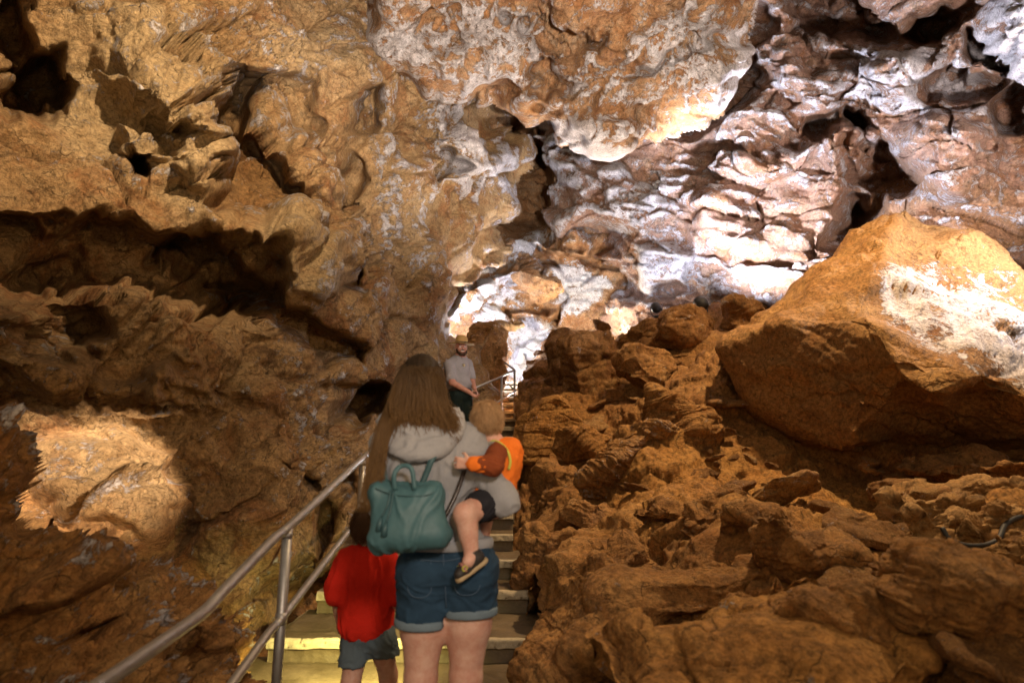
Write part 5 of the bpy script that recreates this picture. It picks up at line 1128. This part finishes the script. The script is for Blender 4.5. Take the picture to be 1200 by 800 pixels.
# ------------------------------------------------------------------ floodlights and cable
black = plain('black_metal', (.022, .022, .024), .5); glass, nt, N, L, B = new_mat('lamp_glass'); B.inputs['Emission Color'].default_value = (.9, .93, 1, 1); B.inputs['Emission Strength'].default_value = 6
def flood(px, py, Y, s, yaw, lab):
    q = at(px, py, Y); f = empty('floodlight', q, yaw, label=lab, cat='floodlight', group='floodlights on the rubble ridge')
    prof = [(.02, -.55), (.25, -.5), (.42, -.3), (.5, 0), (.5, .35), (.46, .36), (.44, .02)]; seg = 28; V = []; Q = []
    for r, z in prof:
        for k in range(seg):
            a = 2 * math.pi * k / seg; V.append([r * math.cos(a), z, r * math.sin(a)])
    for i in range(len(prof) - 1):
        for k in range(seg): Q.append([i * seg + k, (i + 1) * seg + k, (i + 1) * seg + (k + 1) % seg, i * seg + (k + 1) % seg])
    Q.append(list(range(seg))); Rt = np.array(Matrix.Rotation(R(38), 3, 'X')); V = np.array(V) @ Rt.T * s
    mesh('housing', V, Q, black, f)
    d = [[.43 * math.cos(a), .04, .43 * math.sin(a)] for a in np.linspace(0, 2 * math.pi, 25)[:-1]]; d2 = [[x, .02, z] for x, _, z in d]; n_ = len(d)
    mesh('lens', np.array(d + d2) @ Rt.T * s, [list(range(n_)), list(range(2 * n_ - 1, n_ - 1, -1))] + [[i, n_ + i, n_ + (i + 1) % n_, (i + 1) % n_] for i in range(n_)], glass, f, smooth=False)
    mesh('bracket', *tube(curve_pts([(-.54 * s, 0, 0), (-.54 * s, 0, -.5 * s), (-.3 * s, 0, -.8 * s), (.3 * s, 0, -.8 * s), (.54 * s, 0, -.5 * s), (.54 * s, 0, 0)], 5), .05 * s, 8), black, f)
    mesh('base_plate', *tube([(0, 0, -1.0 * s), (0, 0, -.8 * s)], .3 * s, 16), black, f)
flood(822, 356, 8.6, .20, .5, 'larger black hooded floodlight on the ridge left of the huge slab')
flood(769, 361, 9.3, .16, .1, 'smaller black hooded floodlight on the ridge further left')
Yk = ground_Y(1155, 640) - .05; cp = [at(x, y, Yk - d) + np.array([0, 0, .03]) for x, y, d in ((1105, 626, 0), (1115, 640, .03), (1135, 647, .06), (1158, 646, .06), (1172, 638, .03), (1180, 622, -.05), (1200, 612, -.1), (1260, 600, -.2))]
o = mesh('cable', *tube(curve_pts(cp, 6), .012, 10), plain('black_rubber', (.02, .02, .022), .5)); tag(o, 'black cable looped on the clay in front of the stone pile', 'cable')
w = bpy.data.worlds.new('World'); sc.world = w; w.use_nodes = True
bg = w.node_tree.nodes['Background']; bg.inputs[0].default_value = (1, .78, .55, 1); bg.inputs[1].default_value = .10
def lamp(px, py, Y, power, col, rad=.08, spot=None, aim=None, blend=.5, off=(0, 0, 0), name='lamp_or_fill_light'):
    ld = bpy.data.lights.new(name, 'SPOT' if spot else 'POINT'); ld.energy = power; ld.color = col; ld.shadow_soft_size = rad
    o = bpy.data.objects.new(name, ld); COL.objects.link(o); p = at(px, py, Y) + np.array(off); o.location = p.tolist()
    if spot:
        ld.spot_size = R(spot); ld.spot_blend = blend
        d = Vector((at(*aim) - p).tolist()); o.rotation_euler = d.to_track_quat('-Z', 'Y').to_euler()
    return o
WARML = (1, .62, .28); AMB = (1, .56, .20); COOL = (.80, .84, 1); NEU = (1, .90, .80)
# added off-frame spot, then the ridge floodlights, for roof and right wall
lamp(1310, 190, 5.0, 620, (1, .84, .76), .12, spot=95, aim=(1060, 90, 9.), blend=.8)  # extra spot outside the right edge, added to brighten the right wall
lamp(822, 340, 8.75, 1000, COOL, .10, spot=112, aim=(980, 110, 9.2), blend=.6)
lamp(769, 347, 9.5, 230, COOL, .10, spot=120, aim=(740, 200, 11.), blend=.6)
# hanging roof, lit from behind the tall rocks right of the passage
lamp(720, 372, 9.9, 260, (1, .84, .68), .12, spot=95, aim=(640, 60, 7.4), blend=.5)
lamp(652, 452, 10.0, 1500, (1, .82, .62), .12, spot=120, aim=(600, 20, 7.2), blend=.6)
# chamber
lamp(640, 470, 12.4, 400, (.95, .95, 1), .12); lamp(690, 395, 12.2, 110, (1, .88, .70), .12); lamp(560, 400, 11.8, 160, COOL, .1)
# above the slab, outside the picture on the right
lamp(1310, 190, 5.0, 170, (.95, .93, 1), .12, spot=110, aim=(1100, 340, 6.2))
# alcove lamp low on the left, behind the clay bank
lamp(118, 664, 4.15, 95, (1, .74, .50), .04, spot=92, aim=(112, 575, 4.6), blend=1.)
# stair light behind the child
lamp(425, 735, 3.6, 52, (.90, .80, .28), .03, spot=140, aim=(400, 800, 3.9), blend=.8)
# unseen spots for slope, left wall and hanging roof; first two above the frame
lamp(1000, -250, 4.6, 950, (1, .68, .36), .12, spot=86, aim=(960, 520, 5.6), blend=.9)  # added to brighten the clay slope from above
lamp(480, -420, 2.4, 420, (1, .72, .44), .10, spot=84, aim=(190, 90, 4.9), blend=.9)
lamp(800, 520, 1.2, 2300, (1, .84, .70), .10, off=(.4, -1.5, 0), spot=50, aim=(610, 10, 7), blend=.6)  # added behind the camera to lift the hanging roof
# unseen fill lights added for brightness, most of them close to the camera
lamp(470, 560, 7.6, 120, WARML, .06)  # put behind the woman to brighten the guide, no fixture
lamp(700, 500, 1.2, 85, (1, .84, .70), .2, off=(.4, -1.8, .9), spot=44, aim=(505, 590, 2.5), blend=1.)  # added to brighten the woman's back from the camera side
lamp(700, 500, 1.2, 430, (1, .86, .72), .1, off=(.7, -1.2, 1.3), spot=11, aim=(541, 430, 8.8), blend=1.)  # narrow added spot that brightens only the guide
lamp(300, 640, 1.2, 17, WARML, .25, off=(0, -1.5, .6))  # general fill, added with no fixture; so is the next one
lamp(900, 640, 1.2, 13, AMB, .25, off=(.5, -1.8, 1.2))
lamp(1500, 500, 1.6, 80, WARML, .12, off=(0, -.8, 1.2), spot=95, aim=(180, 160, 4.8), blend=.8)  # added off to the right to light the upper left wall
sc.view_settings.view_transform = 'Standard'; sc.view_settings.look = 'None'; sc.view_settings.exposure = 1.22; sc.view_settings.gamma = 1
sc.render.engine = 'CYCLES'; sc.cycles.max_bounces = 4; sc.cycles.diffuse_bounces = 2; sc.cycles.use_denoising = True; sc.cycles.use_adaptive_sampling = True; sc.cycles.adaptive_threshold = .025
sc.cycles.caustics_reflective = False; sc.cycles.caustics_refractive = False
